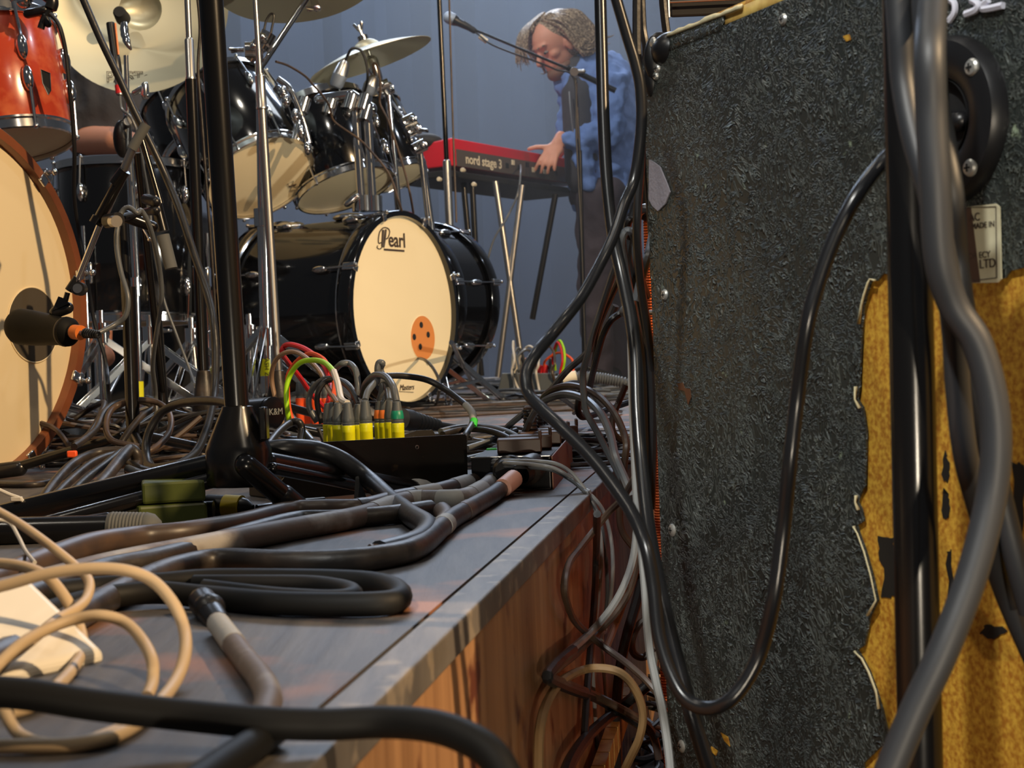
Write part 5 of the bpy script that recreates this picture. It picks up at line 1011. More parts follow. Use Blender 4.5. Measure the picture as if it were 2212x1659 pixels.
# grey leads off the strip over the edge
L3 = [('silver-grey lead crossing the strip and falling over the deck edge, upper', [(996, 997, 2.0), (1050, 995, 1.82), (1102, 995, 1.74), (1166, 997, 1.74), (1204, 1003, 1.73), (1234, 1021, 1.72), (1259, 1051, 1.71), (1280, 1084, 1.7), (1295, 1140, 1.68), (1300, 1200, 1.68), (1294, 1280, 1.7), (1285, 1360, 1.75), (1280, 1450, 1.8), fl(1275, 1.9)], .0024, 'silver'),
 ('silver-grey lead crossing the strip and falling over the deck edge, middle', [(996, 1004, 2.0), (1050, 1001, 1.82), (1102, 1000, 1.735), (1178, 1007, 1.73), (1216, 1021, 1.72), (1254, 1051, 1.72), (1285, 1078, 1.7), (1306, 1110, 1.7), (1320, 1165, 1.7), (1324, 1230, 1.7), (1318, 1300, 1.74), (1308, 1360, 1.8), (1302, 1420, 1.85), fl(1302, 2.1)], .0024, 'silver'),
 ('silver-grey lead crossing the strip and falling over the deck edge, lower', [(996, 1012, 2.0), (1050, 1009, 1.82), (1100, 1008, 1.74), (1186, 1014, 1.73), (1230, 1035, 1.72), (1262, 1062, 1.71), (1288, 1100, 1.69), (1304, 1160, 1.68), (1312, 1260, 1.72), (1308, 1330, 1.78), (1300, 1400, 1.82)], .0024, 'rubber_grey'),
 ('pale lead slanting across the fascia and curling back under', [(1372, 1030, 1.5), (1345, 1076, 1.52), (1315, 1107, 1.54), (1282, 1148, 1.54), (1251, 1187, 1.52), (1229, 1218, 1.5), (1219, 1265, 1.5), (1226, 1306, 1.5), (1241, 1340, 1.5), (1268, 1368, 1.5), (1313, 1403, 1.5), (1360, 1438, 1.48), (1407, 1482, 1.46), (1440, 1530, 1.45)], .0036, 'rubber_brown'),
 ('bright white cable hanging along the cabinet edge to the bottom', [(1362, 640, 1.47), (1364, 760, 1.46), (1367, 880, 1.45), (1372, 1000, 1.44), (1376, 1080, 1.43), (1384, 1160, 1.42), (1393, 1265, 1.40), (1402, 1391, 1.38), (1417, 1472, 1.36), (1433, 1547, 1.34), (1446, 1640, 1.32), (1450, 1720, 1.3)], .0040, 'silver'),
 ('white cable of a bundle bending left under the edge', [(1378, 1110, 1.5), (1370, 1196, 1.5), (1351, 1259, 1.5), (1320, 1315, 1.5), (1276, 1366, 1.5), (1238, 1400, 1.5), (1203, 1430, 1.5), (1184, 1458, 1.5)], .0040, 'silver'),
 ('brown cable of a bundle bending left under the edge', [(1386, 1130, 1.53), (1377, 1210, 1.53), (1360, 1275, 1.53), (1330, 1325, 1.53), (1284, 1372, 1.53), (1246, 1410, 1.53), (1210, 1438, 1.53), (1182, 1462, 1.53)], .0040, 'rubber_brown'),
 ('dark cable of a bundle bending left under the edge', [(1238, 1404, 1.47), (1215, 1422, 1.47), (1196, 1440, 1.47), (1182, 1462, 1.48), (1200, 1475, 1.5), (1240, 1492, 1.52), (1290, 1510, 1.6), (1340, 1540, 1.62), (1380, 1565, 1.6), (1420, 1590, 1.6)], .0050, 'rubber'),
 ('ochre cable ring standing in the gap below the deck', [(1163, 1700, 1.4), (1163, 1610, 1.4), (1169, 1557, 1.4), (1185, 1510, 1.4), (1213, 1472, 1.4), (1251, 1450, 1.4), (1292, 1443, 1.4), (1339, 1453, 1.4), (1373, 1491, 1.41), (1389, 1541, 1.42), (1382, 1591, 1.43), (1364, 1632, 1.45), (1330, 1700, 1.5)], .0042, mat('ochre_cable', lin(150, 120, 82), .45)),
 ('brown cable slanting right below the ochre ring', [(1185, 1463, 1.56), (1230, 1480, 1.56), (1280, 1500, 1.56), (1330, 1525, 1.56), (1390, 1560, 1.58), (1412, 1590, 1.6), (1424, 1640, 1.6)], .0044, 'rubber_brown'),
 ('black strap-like cable slanting behind the ring', [(1412, 1470, 1.62), (1370, 1505, 1.62), (1320, 1545, 1.62), (1270, 1590, 1.62), (1230, 1650, 1.62), (1210, 1720, 1.62)], .0062, 'rubber'),
 ('thick black cable dropping vertically in the middle of the gap', [(1390, 1240, 1.75), (1375, 1300, 1.75), (1355, 1370, 1.75), (1342, 1430, 1.75), (1334, 1500, 1.75), (1332, 1600, 1.75), (1336, 1700, 1.75)], .0062, 'rubber'),
 ('black cable inside the gap nearest the fascia', [(1290, 1110, 1.8), (1288, 1200, 1.82), (1284, 1300, 1.85), (1276, 1400, 1.9), (1268, 1500, 1.95), (1262, 1600, 2.0)], .0040, 'rubber'),
 ('brown lead looping down beside the orange cabinet', [(1345, 1000, 1.75), (1342, 1060, 1.75), (1338, 1110, 1.75), (1345, 1150, 1.75), (1372, 1185, 1.75), (1400, 1200, 1.75)], .0040, 'rubber_brown'),
 ('ochre lead rising from the pile towards the cabinet', [(1310, 1400, 1.9), (1330, 1350, 1.85), (1350, 1295, 1.8), (1368, 1240, 1.75), (1382, 1190, 1.7)], .0042, 'cream_cable'),
 ('brown horseshoe cable at the right of the gap', [(1402, 1330, 1.8), (1380, 1350, 1.8), (1366, 1380, 1.8), (1368, 1410, 1.8), (1390, 1420, 1.8), (1412, 1400, 1.8)], .0044, 'rubber_brown')]
for a in L3: gl(*a)
# pile on the lower floor (individual leads, same heap)
rg = random.Random(11)
for i in range(34):
    cx, cy = rg.uniform(1240, 1430), rg.uniform(1500, 1660); q = G(cx, cy, -.485); R_ = rg.uniform(.04, .11); a0 = rg.uniform(0, 6.28); h = rg.uniform(0, .09)
    pts = [q+Vector((math.cos(a0+k*.7)*R_*(1+.25*math.sin(k*1.7+i)), math.sin(a0+k*.7)*R_*1.8, h+.02*math.sin(k*1.3+i))) for k in range(9)]
    o = cable('lead of the tangled heap on the low floor between deck and cabinet', pts, rg.choice((.0035, .004, .005)), rg.choice(('rubber', 'rubber', 'rubber_dusty', 'rubber_brown', 'cream_cable', 'rubber_grey')), 'tangled leads in the gap', n=6, k=5)
# ================================================================ tangles on the stage deck
def tangle(n, x0, x1, y0, y1, label, group, seed, cols, rr=(.0038, .0045), R=(.05, .2), sq=.5, hz=.03, dirx=1.0):
    rg = random.Random(seed)
    for i in range(n):
        q = G(rg.uniform(x0, x1), rg.uniform(y0, y1)); r = rg.choice(rr); a0 = rg.uniform(0, 6.28); R_ = rg.uniform(*R); h = rg.uniform(0, hz); c_ = rg.choice((.62, -.5, .9)); pts = []
        for k in range(7 + i % 4):
            a = a0+k*c_; w_ = R_*(1+.3*math.sin(k*1.9+i*2.1))
            pts.append(q+Vector((math.cos(a)*w_*dirx+k*rg.uniform(-.02, .03), math.sin(a)*w_*sq, r+h*(.5+.5*math.sin(k*1.1+i)))))
        for p in pts: p.z = max(p.z, r+.0005)
        o = cable(label, pts, r, rg.choice(cols), group, n=6, k=6)
tangle(26, 130, 430, 960, 1010, 'brown-lit black lead in the coil heap between left bass drum and foreground stand', 'coil heap by the left bass drum', 1, ('rubber', 'rubber', 'rubber_dusty', 'rubber_brown'), R=(.06, .22), hz=.10)
tangle(16, 400, 760, 885, 940, 'dark lead lying on the deck around the rear stage box', 'leads around rear stage box', 2, ('rubber', 'rubber', 'rubber_grey'), R=(.1, .3), hz=.02)
tangle(20, 900, 1120, 868, 900, 'brown-black lead in the flat heap at the foot of the cream-headed bass drum', 'flat heap under the black kit', 3, ('rubber_dusty', 'rubber_brown', 'rubber'), R=(.1, .34), hz=.02)
tangle(34, 1090, 1400, 812, 868, 'grey or black lead in the far spread of cables below the keyboard', 'far cables below the keyboard', 4, ('rubber', 'rubber_grey', 'rubber_grey', 'rubber', 'rubber_white'), R=(.15, .6), hz=.04, rr=(.005, .006))
tangle(12, 1180, 1400, 940, 1000, 'grey lead running over the deck behind the power strip', 'leads behind the power strip', 6, ('rubber_grey', 'rubber', 'rubber_grey', 'tape_blue'), R=(.12, .3), hz=.012, sq=.3)
tangle(12, 1010, 1110, 925, 1040, 'black lead squeezed between stage box and power strip', 'leads between box and strip', 7, ('rubber', 'rubber_dusty'), R=(.05, .14), hz=.03)
# coil hanging off the tied bunch at left (big visible arcs)
arcs = [('long black arc rising over the coil heap and landing by the cone hub', [(442, 1008, 1.9), (400, 1000, 2.0), (330, 1010, 2.05), (316, 985, 2.1), (320, 940, 2.12), (345, 895, 2.12), (385, 873, 2.1), (430, 866, 2.05), (480, 868, 2.0), (520, 880, 1.95)], .0062, 'rubber'),
 ('thick black cord dropping past the dark stands to the deck', [(172, -20, 2.3), (215, 80, 2.3), (258, 170, 2.3), (290, 240, 2.3), (330, 320, 2.3), (362, 390, 2.3), (390, 460, 2.28), (418, 545, 2.26), (445, 625, 2.24), (460, 690, 2.2), (466, 760, 2.18), (464, 830, 2.15), (458, 880, 2.1), (445, 930, 2.05), (420, 980, 2.0), (370, 1010, 1.95), (330, 1018, 1.93)], .0058, 'rubber'),
 ('thin cord slanting right past the tall dark stand', [(425, -20, 2.9), (432, 60, 2.9), (428, 150, 2.9), (436, 260, 2.9), (446, 400, 2.9), (458, 560, 2.9), (466, 700, 2.9), (470, 850, 2.9)], .0030, 'rubber_dusty'),
 ('coil strand arching left of the cream foot tape', [(245, 1010, 2.2), (260, 960, 2.2), (300, 905, 2.25), (330, 880, 2.3), (300, 866, 2.35), (255, 870, 2.35), (225, 890, 2.3), (205, 930, 2.2), (160, 965, 2.1)], .0050, 'rubber_dusty'),
 ('coil strand arching right of the cream foot tape', [(250, 985, 2.15), (320, 975, 2.15), (362, 940, 2.2), (368, 900, 2.25), (345, 872, 2.3), (300, 864, 2.3), (250, 878, 2.3), (230, 910, 2.25), (240, 950, 2.2), (300, 965, 2.2)], .0048, 'rubber_brown'),
 ('strand of the fan spreading down left, topmost', [(85, 1090, 1.75), (120, 1040, 1.85), (160, 1000, 1.95), (210, 978, 2.0), (270, 975, 2.0), (300, 990, 1.98)], .0062, 'rubber_dusty'),
 ('strand of the fan spreading down left, second', [(105, 1085, 1.74), (150, 1040, 1.82), (200, 1000, 1.9), (250, 982, 1.96), (290, 980, 1.98)], .0056, 'rubber_dusty'),
 ('strand of the fan spreading down left, third', [(140, 1080, 1.74), (180, 1040, 1.8), (225, 1005, 1.86), (265, 975, 1.92), (290, 972, 1.96)], .0056, 'rubber'),
 ('strand of the fan spreading down left, fourth with broad bend', [(195, 1068, 1.7), (230, 1030, 1.76), (262, 990, 1.82), (280, 972, 1.85), (292, 978, 1.85), (296, 1000, 1.85), (280, 1020, 1.83)], .0075, 'rubber_dusty'),
 ('pair of strands leaving the fan towards the cone hub, upper', [(278, 1000, 1.85), (310, 1015, 1.82), (350, 1020, 1.8), (400, 1012, 1.78), (440, 1000, 1.78)], .0050, 'rubber'),
 ('pair of strands leaving the fan towards the cone hub, lower', [(275, 1012, 1.82), (310, 1024, 1.8), (350, 1026, 1.78), (400, 1018, 1.76)], .0050, 'rubber_grey'),
 ('dark cable looping behind the cone hub and stage box corner', [(580, 960, 1.9), (600, 935, 1.95), (625, 915, 2.0), (645, 912, 2.0), (652, 930, 2.0), (648, 955, 1.98)], .0052, 'rubber'),
 ('black cable laid along the bass drum front to the left edge', [(-30, 1045), (60, 1048), (110, 1040), (150, 1022), (180, 1000)], .0045, 'rubber_dusty'),
 ('black cable bunch strand with neon tag reaching the drum', [(160, 905, 2.6), (200, 880, 2.6), (225, 870, 2.5), (215, 900, 2.4), (190, 940, 2.3), (160, 960, 2.25)], .0050, 'rubber_dusty'),
 ('triple grey lead fanning right from the box to the strip, top', [(952, 932, 2.05), (990, 924, 2.1), (1040, 922, 2.1), (1080, 928, 2.05), (1115, 942, 2.0), (1128, 960, 1.98)], .0044, 'rubber_grey'),
 ('triple grey lead fanning right from the box to the strip, middle', [(956, 938, 2.0), (1000, 928, 2.05), (1050, 930, 2.02), (1095, 945, 1.98), (1128, 972, 1.92)], .0044, 'rubber_dusty'),
 ('triple grey lead fanning right from the box to the strip, bottom', [(1008, 968, 1.95), (1050, 955, 2.0), (1085, 940, 2.02), (1115, 930, 2.05)], .0040, 'rubber_grey'),
 ('grey lead with bright green tag between box and strip', [(1008, 992, 1.9), (1040, 984, 1.92), (1080, 972, 1.95), (1110, 965, 1.98)], .0042, 'rubber_grey'),
 ('black lead crossing level in front of the deck corner behind the big cables', [(1232, 995), (1300, 993), (1360, 995), (1400, 1000)], .0046, 'rubber')]
for a in arcs: cable(a[0], a[1], a[2], a[3], n=10)
for (x, y, D_, c_, lab) in ((1062, 976, 1.93, 'green_tape', 'bright green tape flag on grey lead by the power strip'), (156, 981, 2.1, 'neon_orange', 'neon orange tape flag on the bunch beside the left bass drum')):
    b = MB(); b.box(P(x, y, D_), (.014, .008, .010)); o = b.build('tape_flag', c_, None, bevel=.002); tag(o, lab, 'tape')
# bundle tie around heap
# ================================================================ drum pedals and chrome legs, low left
def hardware_clump(label, x, y, D, seed, n=7, s=.10, nm='hi_hat_pedal'):
    rg = random.Random(seed); f = P(x, y, D); f.z = 0; t = thing(nm, label, 'drum hardware', f)
    tripod(t, f, .3, .30, a0=rg.uniform(0, 2), hub=.24)
    b = MB(); b.cyl(f+Z*.03, f+Z*.30, .008, n=14); b.build('centre_tube', 'chrome', t)
    b = MB(); b.box(f+Vector((.02, -.16, .035)), (.09, .26, .008), Matrix.Rotation(-.22, 3, 'X')); b.box(f+Vector((.02, -.16, .006)), (.10, .28, .006)); b.build('footboard', 'steel', t, bevel=.002)
    b = MB(); b.cyl(f+Vector((.02, -.03, .07)), f+Vector((0, 0, .3)), .003, n=8); b.build('pull_rod', 'steel', t)
    clampb(t, f+Z*.25, Z, .018); wing(t, f+Z*.26+Vector((.03, -.01, 0)), Vector((1, 0, 0))); return t
hardware_clump('chrome hi-hat pedal with crossing flat legs just right of the left bass drum', 225, 880, 3.3, 1)
hardware_clump('chrome double-braced stand base between the two dark poles', 330, 860, 3.7, 2, nm='braced_stand')
hardware_clump('chrome pedal stand base left of the black foreground stand', 420, 860, 4.0, 4, nm='pedal_stand')
hardware_clump('chrome kick pedal assembly behind the yellow-labelled tube', 545, 856, 3.9, 6, nm='kick_pedal')
# ================================================================ KEYBOARD on its stand
k0 = P(975, 297, 6.2); kd = Vector((.54, .8417, 0)); kl = Vector((-.8417, .54, 0))*.9+Vector((-.1, 0, 0)); kl.normalize()
KL, KDp, KH = 1.06, .36, .118
kb = thing('keyboard', 'red stage keyboard, back panel with pale lettering facing the camera', 'keyboard', k0-Z*KH)
def KP(a, l, z): return k0+kd*a+kl*l+Z*z
b = MB()
b.hexa([KP(0, 0, -KH), KP(KL, 0, -KH), KP(KL, KDp, -KH), KP(0, KDp, -KH)], [KP(0, 0, 0), KP(KL, 0, 0), KP(KL, KDp, -.03), KP(0, KDp, -.03)]); b.build('body', 'keyred', kb, smooth=False, bevel=.006)
nk = kl*-1
b = MB(); b.hexa([KP(.03, -.002, -KH+.002), KP(KL-.09, -.002, -KH+.002), KP(KL-.09, .0, -KH+.002), KP(.03, .0, -KH+.002)], [KP(.03, -.002, -.045), KP(KL-.09, -.002, -.045), KP(KL-.09, 0, -.045), KP(.03, 0, -.045)]); pn = b.build('rear_panel', 'keygrey', kb, smooth=False, label='grey rear panel')
text('nord stage 3', .056, KP(.235, -.004, -.082), kd, Z, 'print_white', pn, bold=.0014, xs=1.0)
rg = random.Random(2)
for i in range(9):
    a = .42+.05*i+(.02 if i > 2 else 0); b = MB(); b.box(KP(a, -.003, -.075+(.012 if i % 2 else -.006)), (.022, .004, .022), Matrix((kd, nk, Z)).transposed()); b.build('socket', 'print_white' if i in (1, 4, 6) else 'blackmatte', pn)
for i in range(12):
    b = MB(); b.lathe(KP(.08+.075*i, .05, -.003), Z, [(.009, 0), (.008, .012), (0, .012)], 12); b.build('knob', 'rubber_grey', kb)
b = MB(); b.ell(KP(.02, .14, .0), (.07, .05, .035)); b.build('dark_dome', 'blackmatte', kb)
b = MB()
for i in range(4): b.box(KP(.1+.28*i, .1, -KH-.01), (.03, .05, .02))
b.build('rubber_foot', 'rubber', kb)
ks = thing('keyboard_stand', 'dark keyboard stand with crossing legs and pale end caps below the keyboard', 'stand', (KP(.5, .15, 0).x, KP(.5, .15, 0).y, 0))
b = MB(); b.hexa([KP(-.05, -.01, -KH-.05), KP(KL, -.01, -KH-.05), KP(KL, .3, -KH-.05), KP(-.05, .3, -KH-.05)], [KP(-.05, -.01, -KH-.021), KP(KL, -.01, -KH-.021), KP(KL, .3, -KH-.021), KP(-.05, .3, -KH-.021)]); b.build('top_frame', 'blackmatte', ks, smooth=False, bevel=.005)
def zG(p): return Vector((p.x, p.y, .012))
for (xa, ya, xb, yb) in ((1000, 385, 1040, 812), (1070, 392, 1132, 815), (1128, 400, 1075, 815), (1200, 420, 1150, 690), (1020, 395, 1030, 600)):
    b = MB(); b.cyl(P(xa, ya, 6.4), P(xb, yb, 6.4), .013, n=12); b.build('leg', 'steel' if xa in (1070, 1128) else 'pole', ks)
for (x, y) in ((948, 387), (1023, 398), (999, 367)):
    b = MB(); b.lathe(P(x, y, 6.15), Vector((-.3, -1, 0)), [(.008, -.02), (.010, 0), (.008, .006), (0, .007)], 14); b.build('end_cap', 'print_white', ks)
cable('grey lead dropping from the keyboard back panel', [KP(.52, -.01, -.07), (1125, 372, 6.45), (1118, 420, 6.4), (1095, 470, 6.4), (1062, 530, 6.3), (1040, 640, 6.3), (1035, 740, 6.3), (1030, 830, 6.3)], .0045, 'rubber_grey')
# ---------------------------------------------------------------- vocal microphone of the keyboard player
D = 6.3; vm = thing('microphone_stand', 'boom stand reaching left in front of the keyboard player', 'stand', G(1262, 845))
b = MB(); b.cyl(P(1243, 168, D), P(1252, 330, D), .0065, n=12); b.cyl(P(1252, 325, D), P(1264, 845, D), .0105, n=12); b.build('pole', 'pole', vm)
b = MB(); b.cyl(P(1020, 62, D), P(1236, 152, D), .006, n=12); b.cyl(P(1225, 146, D), P(1330, 196, D), .0125, n=12); b.build('boom', 'pole', vm)
clampb(vm, P(1240, 155, D-.02), Vector((0, 1, .2)), .018, 'steel')
b = MB(); b.cap(P(1002, 52, D), P(1024, 66, D), .015, .013); b.build('microphone_clip', 'blackmatte', vm)
f = P(1264, 845, D); mic_legs(vm, Vector((f.x, f.y, 0)), .3, .1)
vmi = thing('microphone', 'vocal microphone with pale grille at the boom end, upper centre', 'microphone', P(975, 40, D))
a_, c_ = P(966, 36, D), P(1018, 62, D); ax_ = c_-a_
b = MB(); b.ell(a_+ax_*.08, (.026, .026, .026)); b.lathe(a_+ax_*.1, ax_, [(.026, 0), (.0265, .015), (.024, .022)], 24); b.build('grille', mat('mic_grille_pale', lin(150, 165, 185), .5, metal=.4, bump=(300, .8, .002)), vmi)
b = MB(); b.lathe(a_+ax_*.32, ax_, [(.024, 0), (.017, .02), (.013, ax_.length*.7), (0, ax_.length*.7)], 20); b.build('body', 'black', vmi)
b = MB(); b.cyl(P(1036, 78, D), P(1052, 90, D), .011, n=12); b.build('cable_label', 'print_white', vmi)
cable('thin microphone cable running under the player boom', [c_, (1040, 80, D-.01), (1060, 95, D-.02), (1100, 112, D-.02), (1150, 130, D-.02), (1200, 150, D-.02), (1240, 172, D-.03), (1245, 300, D-.03), (1256, 520, D-.03), (1262, 700, D-.03), (1266, 820, D-.03)], .004, 'rubber')
for (x, y, x2, y2) in ((970, -20, 986, 480), (1246, 180, 1247, 300)):
    cable('slim cable hanging parallel beside the slim stand' if x < 1000 else 'slim cable hanging down beside the player boom stand', [(x, y, 5.7 if x < 1000 else 6.27), ((x+x2)/2-1, (y+y2)/2, 5.7 if x < 1000 else 6.27), (x2, y2, 5.7 if x < 1000 else 6.27)], .0038, 'rubber_brown')
# ================================================================ PEOPLE
def blob(name, prims, m, par, vox=.008, smooth=6, label=None):
    b = MB()
    for p in prims:
        if p[0] == 'c': b.cap(p[1], p[2], p[3], p[4] if len(p) > 4 else None, 20)
        else: b.ell(p[1], p[2], p[3] if len(p) > 3 else None, 24, 16)
    o = b.build(name, m, par, label=label)
    r = o.modifiers.new('r', 'REMESH'); r.mode = 'VOXEL'; r.voxel_size = vox; r.use_smooth_shade = True
    s = o.modifiers.new('s', 'SMOOTH'); s.factor = .5; s.iterations = smooth
    return o
def clothfold(o, size=.05, st=.012, seed=0):
    tx = bpy.data.textures.new('fold%d' % seed, 'CLOUDS'); tx.noise_scale = size; tx.noise_depth = 1
    d = o.modifiers.new('d', 'DISPLACE'); d.texture = tx; d.strength = st; d.mid_level = .5; d.texture_coords = 'GLOBAL'
def HF(f, up):   # frame with x = face direction
    f = f.normalized(); s = up.cross(f).normalized(); u = f.cross(s).normalized(); return Matrix((f, s, u)).transposed()
def head(par, c, F_, s=1.0, fore=None):
    """returns primitive list for a head centred at c; F_ columns: forward, left, up"""
    q = lambda a, b_, c_: c+F_ @ Vector((a, b_, c_))*s
    pr = [('e', q(0, 0, .03), (.098*s, .076*s, .092*s), F_), ('e', q(.022, 0, -.03), (.070*s, .062*s, .075*s), F_), ('e', q(.052, 0, -.085), (.034*s, .036*s, .026*s), F_),
          ('c', q(.088, 0, .02), q(.118, 0, -.022), .009*s, .013*s), ('e', q(.083, 0, .035), (.020*s, .052*s, .013*s), F_), ('c', q(.080, .018, -.052), q(.080, -.018, -.052), .010*s), ('c', q(.078, .016, -.064), q(.078, -.016, -.064), .010*s),
          ('e', q(.05, .04, -.012), (.03*s, .024*s, .022*s), F_), ('e', q(.05, -.04, -.012), (.03*s, .024*s, .022*s), F_),
          ('e', q(-.005, .078, -.005), (.020*s, .008*s, .032*s), F_), ('e', q(-.005, -.078, -.005), (.020*s, .008*s, .032*s), F_),
          ('c', q(-.02, 0, -.04), q(-.055, 0, -.15), .056*s, .060*s)]
    return pr, q
def face_bits(par, q, F_, s=1):
    for sg in (1, -1):
        b = MB(); b.ell(q(.082, .031*sg, .008), (.010*s, .012*s, .006*s), F_); e = b.build('eye', mat('eye_white', lin(150, 138, 126), .6), par)
        b = MB(); b.ell(q(.0895, .031*sg, .006), (.004*s, .007*s, .0055*s), F_); b.build('iris', 'blackmatte', e)
        b = MB(); b.cap(q(.098, .015*sg, .034), q(.088, .048*sg, .036), .0045*s, .003*s); b.build('eyebrow', 'hair', par)
def hand(prims, wrist, dirv, palmn, s=1.0, spread=.35, curl=.5):
    """five separate fingers; dirv = along the hand, palmn = out of the palm"""
    d = dirv.normalized(); p = palmn.normalized(); w_ = d.cross(p).normalized()
    mc = wrist+d*.050*s
    prims.append(('e', wrist+d*.048*s, (.050*s, .042*s, .018*s), Matrix((d, w_, p)).transposed()))
    prims.append(('c', wrist-d*.03, wrist+d*.02, .026*s, .024*s))
    for i, L in enumerate((.072, .080, .074, .058)):
        off = (-.030+.020*i)*s; a = (i-1.5)*spread*.28; k0_ = wrist+d*.086*s+w_*off
        dd = (d*math.cos(a)+w_*math.sin(a)).normalized(); c1 = (dd*math.cos(curl*.4)+p*math.sin(curl*.4)); c2_ = (dd*math.cos(curl*1.1)+p*math.sin(curl*1.1)); c3_ = (dd*math.cos(curl*1.7)+p*math.sin(curl*1.7))
        k1 = k0_+c1*L*.45*s; k2 = k1+c2_*L*.33*s; k3 = k2+c3_*L*.26*s
        prims += [('c', wrist+d*.045*s+w_*off*.8, k0_, .013*s, .0105*s), ('c', k0_, k1, .0105*s, .0092*s), ('c', k1, k2, .0092*s, .0084*s), ('c', k2, k3, .0084*s, .0074*s)]
    return d, w_, p
# --- keyboard player
DK = 6.95
kp_ = thing('person', 'long-haired person in blue open shirt leaning over the red keyboard, head bowed', 'person', (P(1290, 800, DK).x, P(1290, 800, DK).y, 0))
q = lambda x, y, d=0: P(x, y, DK+d)
hc_ = q(1205, 100, -.05); Ff = (RC*-.74+Z*-.52+Vector((0, -.42, 0))).normalized(); Fh = HF(Ff, Z+Ff*.2)
SC = 1.16
hp, hq = head(None, hc_, Fh, SC)
wr = q(1206, 306, -.17); hd_ = (P(1180, 352, 6.72)-wr).normalized()
prims = hp+[('c', q(1232, 128), q(1262, 172), .062, .075), ('c', q(1262, 180), q(1300, 180), .13, .13), ('c', q(1285, 210), q(1295, 420), .145, .13),
    ('c', q(1300, 430, -.08), q(1288, 620, -.08), .10, .062), ('c', q(1288, 620, -.08), q(1290, 815, -.05), .062, .042), ('c', q(1312, 430, .08), q(1316, 620, .12), .10, .062), ('c', q(1316, 620, .12), q(1330, 812, .12), .062, .042),
    ('c', Vector((q(1290, 815, -.05).x, q(1290, 815, -.05).y, .05)), Vector((q(1262, 815, -.12).x, q(1262, 815, -.12).y-.05, .045)), .045, .038), ('c', Vector((q(1330, 815, .12).x, q(1330, 815, .12).y, .05)), Vector((q(1305, 815, .05).x, q(1305, 815).y-.02, .045)), .045, .038),
    ('c', q(1318, 185, -.12), q(1310, 292, -.16), .055, .046), ('c', q(1310, 292, -.16), wr, .044, .028),
    ('c', q(1258, 190, .16), q(1232, 285, .16), .052, .042), ('c', q(1232, 285, .16), q(1205, 330, .12), .04, .03)]
Fp = (Z*-.55+Vector((.25, .85, 0))).normalized()
hand(prims, wr, hd_, Fp, 1.08, .5, .35)
# thumb leaves the side of the palm, pointing left over the panel edge
th0 = wr+hd_*.035+(-RC)*.03; prims += [('c', wr+hd_*.02, th0, .016, .014), ('c', th0, P(1158, 318, 6.78), .0135, .0115), ('c', P(1158, 318, 6.78), P(1142, 322, 6.78), .0115, .0095)]
body = blob('body', prims, 'skin', kp_, .0065, 3)
face_bits(body, hq, Fh, SC)
# hair: swept cap with flicked strands
hqv = hq
hr = [('e', hqv(-.032, 0, .058), (.098*SC, .090*SC, .080*SC), Fh), ('e', hqv(-.05, 0, .0), (.085*SC, .094*SC, .09*SC), Fh), ('e', hqv(-.075, 0, -.05), (.055*SC, .088*SC, .07*SC), Fh)]
hair = blob('hair', hr, 'hair', kp_, .008, 3)
rg = random.Random(9)
b = MB()
for i in range(170):
    sg = rg.choice((-1, 1)); a = rg.uniform(-.09, .03 if sg > 0 else .085); t0 = hqv(a*.9, sg*rg.uniform(.0, .05), .125-abs(a)*.25+rg.uniform(-.01, .01))
    m1 = hqv(a*1.0-.02, sg*(.094+rg.uniform(0, .012)), .06+rg.uniform(-.03, .03)); e1_ = hqv(a*.9-.045+rg.uniform(-.02, .02), sg*(.098+rg.uniform(0, .018)), -.045+rg.uniform(-.03, .03)); e2_ = e1_+Fh @ Vector((rg.uniform(-.06, .02), sg*.02, rg.uniform(-.03, .03)))
    pts = smoothpath([t0, m1, e1_, e2_], 5); b.tube(pts, [.0075]*6+[.006]*5+[.005, .004, .003, .002, .001][:len(pts)-11], 5)
for i in range(36):   # fringe falling forward
    y_ = rg.uniform(-.085, -.01); pts = smoothpath([hqv(-.02, y_*.5, .14), hqv(.07, y_*.9, .12), hqv(.118, y_*1.15, .07), hqv(.13+rg.uniform(-.01, .02), y_*1.3, .01+rg.uniform(-.03, .02))], 5); b.tube(pts, [.007]*8+[.006]*4+[.004, .003, .002, .001][:len(pts)-12], 5)
for i in range(46):   # flicked ends at the nape
    pts = smoothpath([hqv(-.08, rg.uniform(-.08, .08), .03), hqv(-.125, rg.uniform(-.08, .08), -.03), hqv(-.16+rg.uniform(-.03, .02), rg.uniform(-.08, .08), -.05+rg.uniform(-.05, .03))], 5); b.tube(pts, [.007]*6+[.005, .004, .003, .002, .001][:len(pts)-6], 5)
b.build('hair_strands', 'hair', hair)
bp = [('e', hqv(.060, 0, -.088), (.042*SC, .046*SC, .032*SC), Fh), ('e', hqv(.035, .0, -.075), (.05*SC, .066*SC, .026*SC), Fh)]
blob('beard', bp, 'beard', kp_, .006, 2)
sh = blob('shirt', [('c', q(1236, 195, -.02), q(1222, 290, -.03), .05, .045), ('c', q(1262, 330, -.17), q(1270, 398, -.17), .05, .035), ('c', q(1266, 182), q(1304, 182), .150, .150), ('c', q(1298, 210), q(1306, 400), .160, .150), ('c', q(1240, 150), q(1262, 168), .078, .10), ('c', q(1322, 182, -.13), q(1314, 292, -.18), .076, .066), ('c', q(1314, 292, -.18), wr+(q(1314, 292, -.18)-wr).normalized()*.05, .064, .046), ('c', q(1258, 188, .18), q(1232, 285, .18), .07, .058), ('c', q(1232, 285, .18), q(1214, 315, .14), .058, .045), ('c', q(1300, 400), q(1302, 425), .155, .14)], 'denim', kp_, .012, 4)
clothfold(sh, .055, .05, 1)
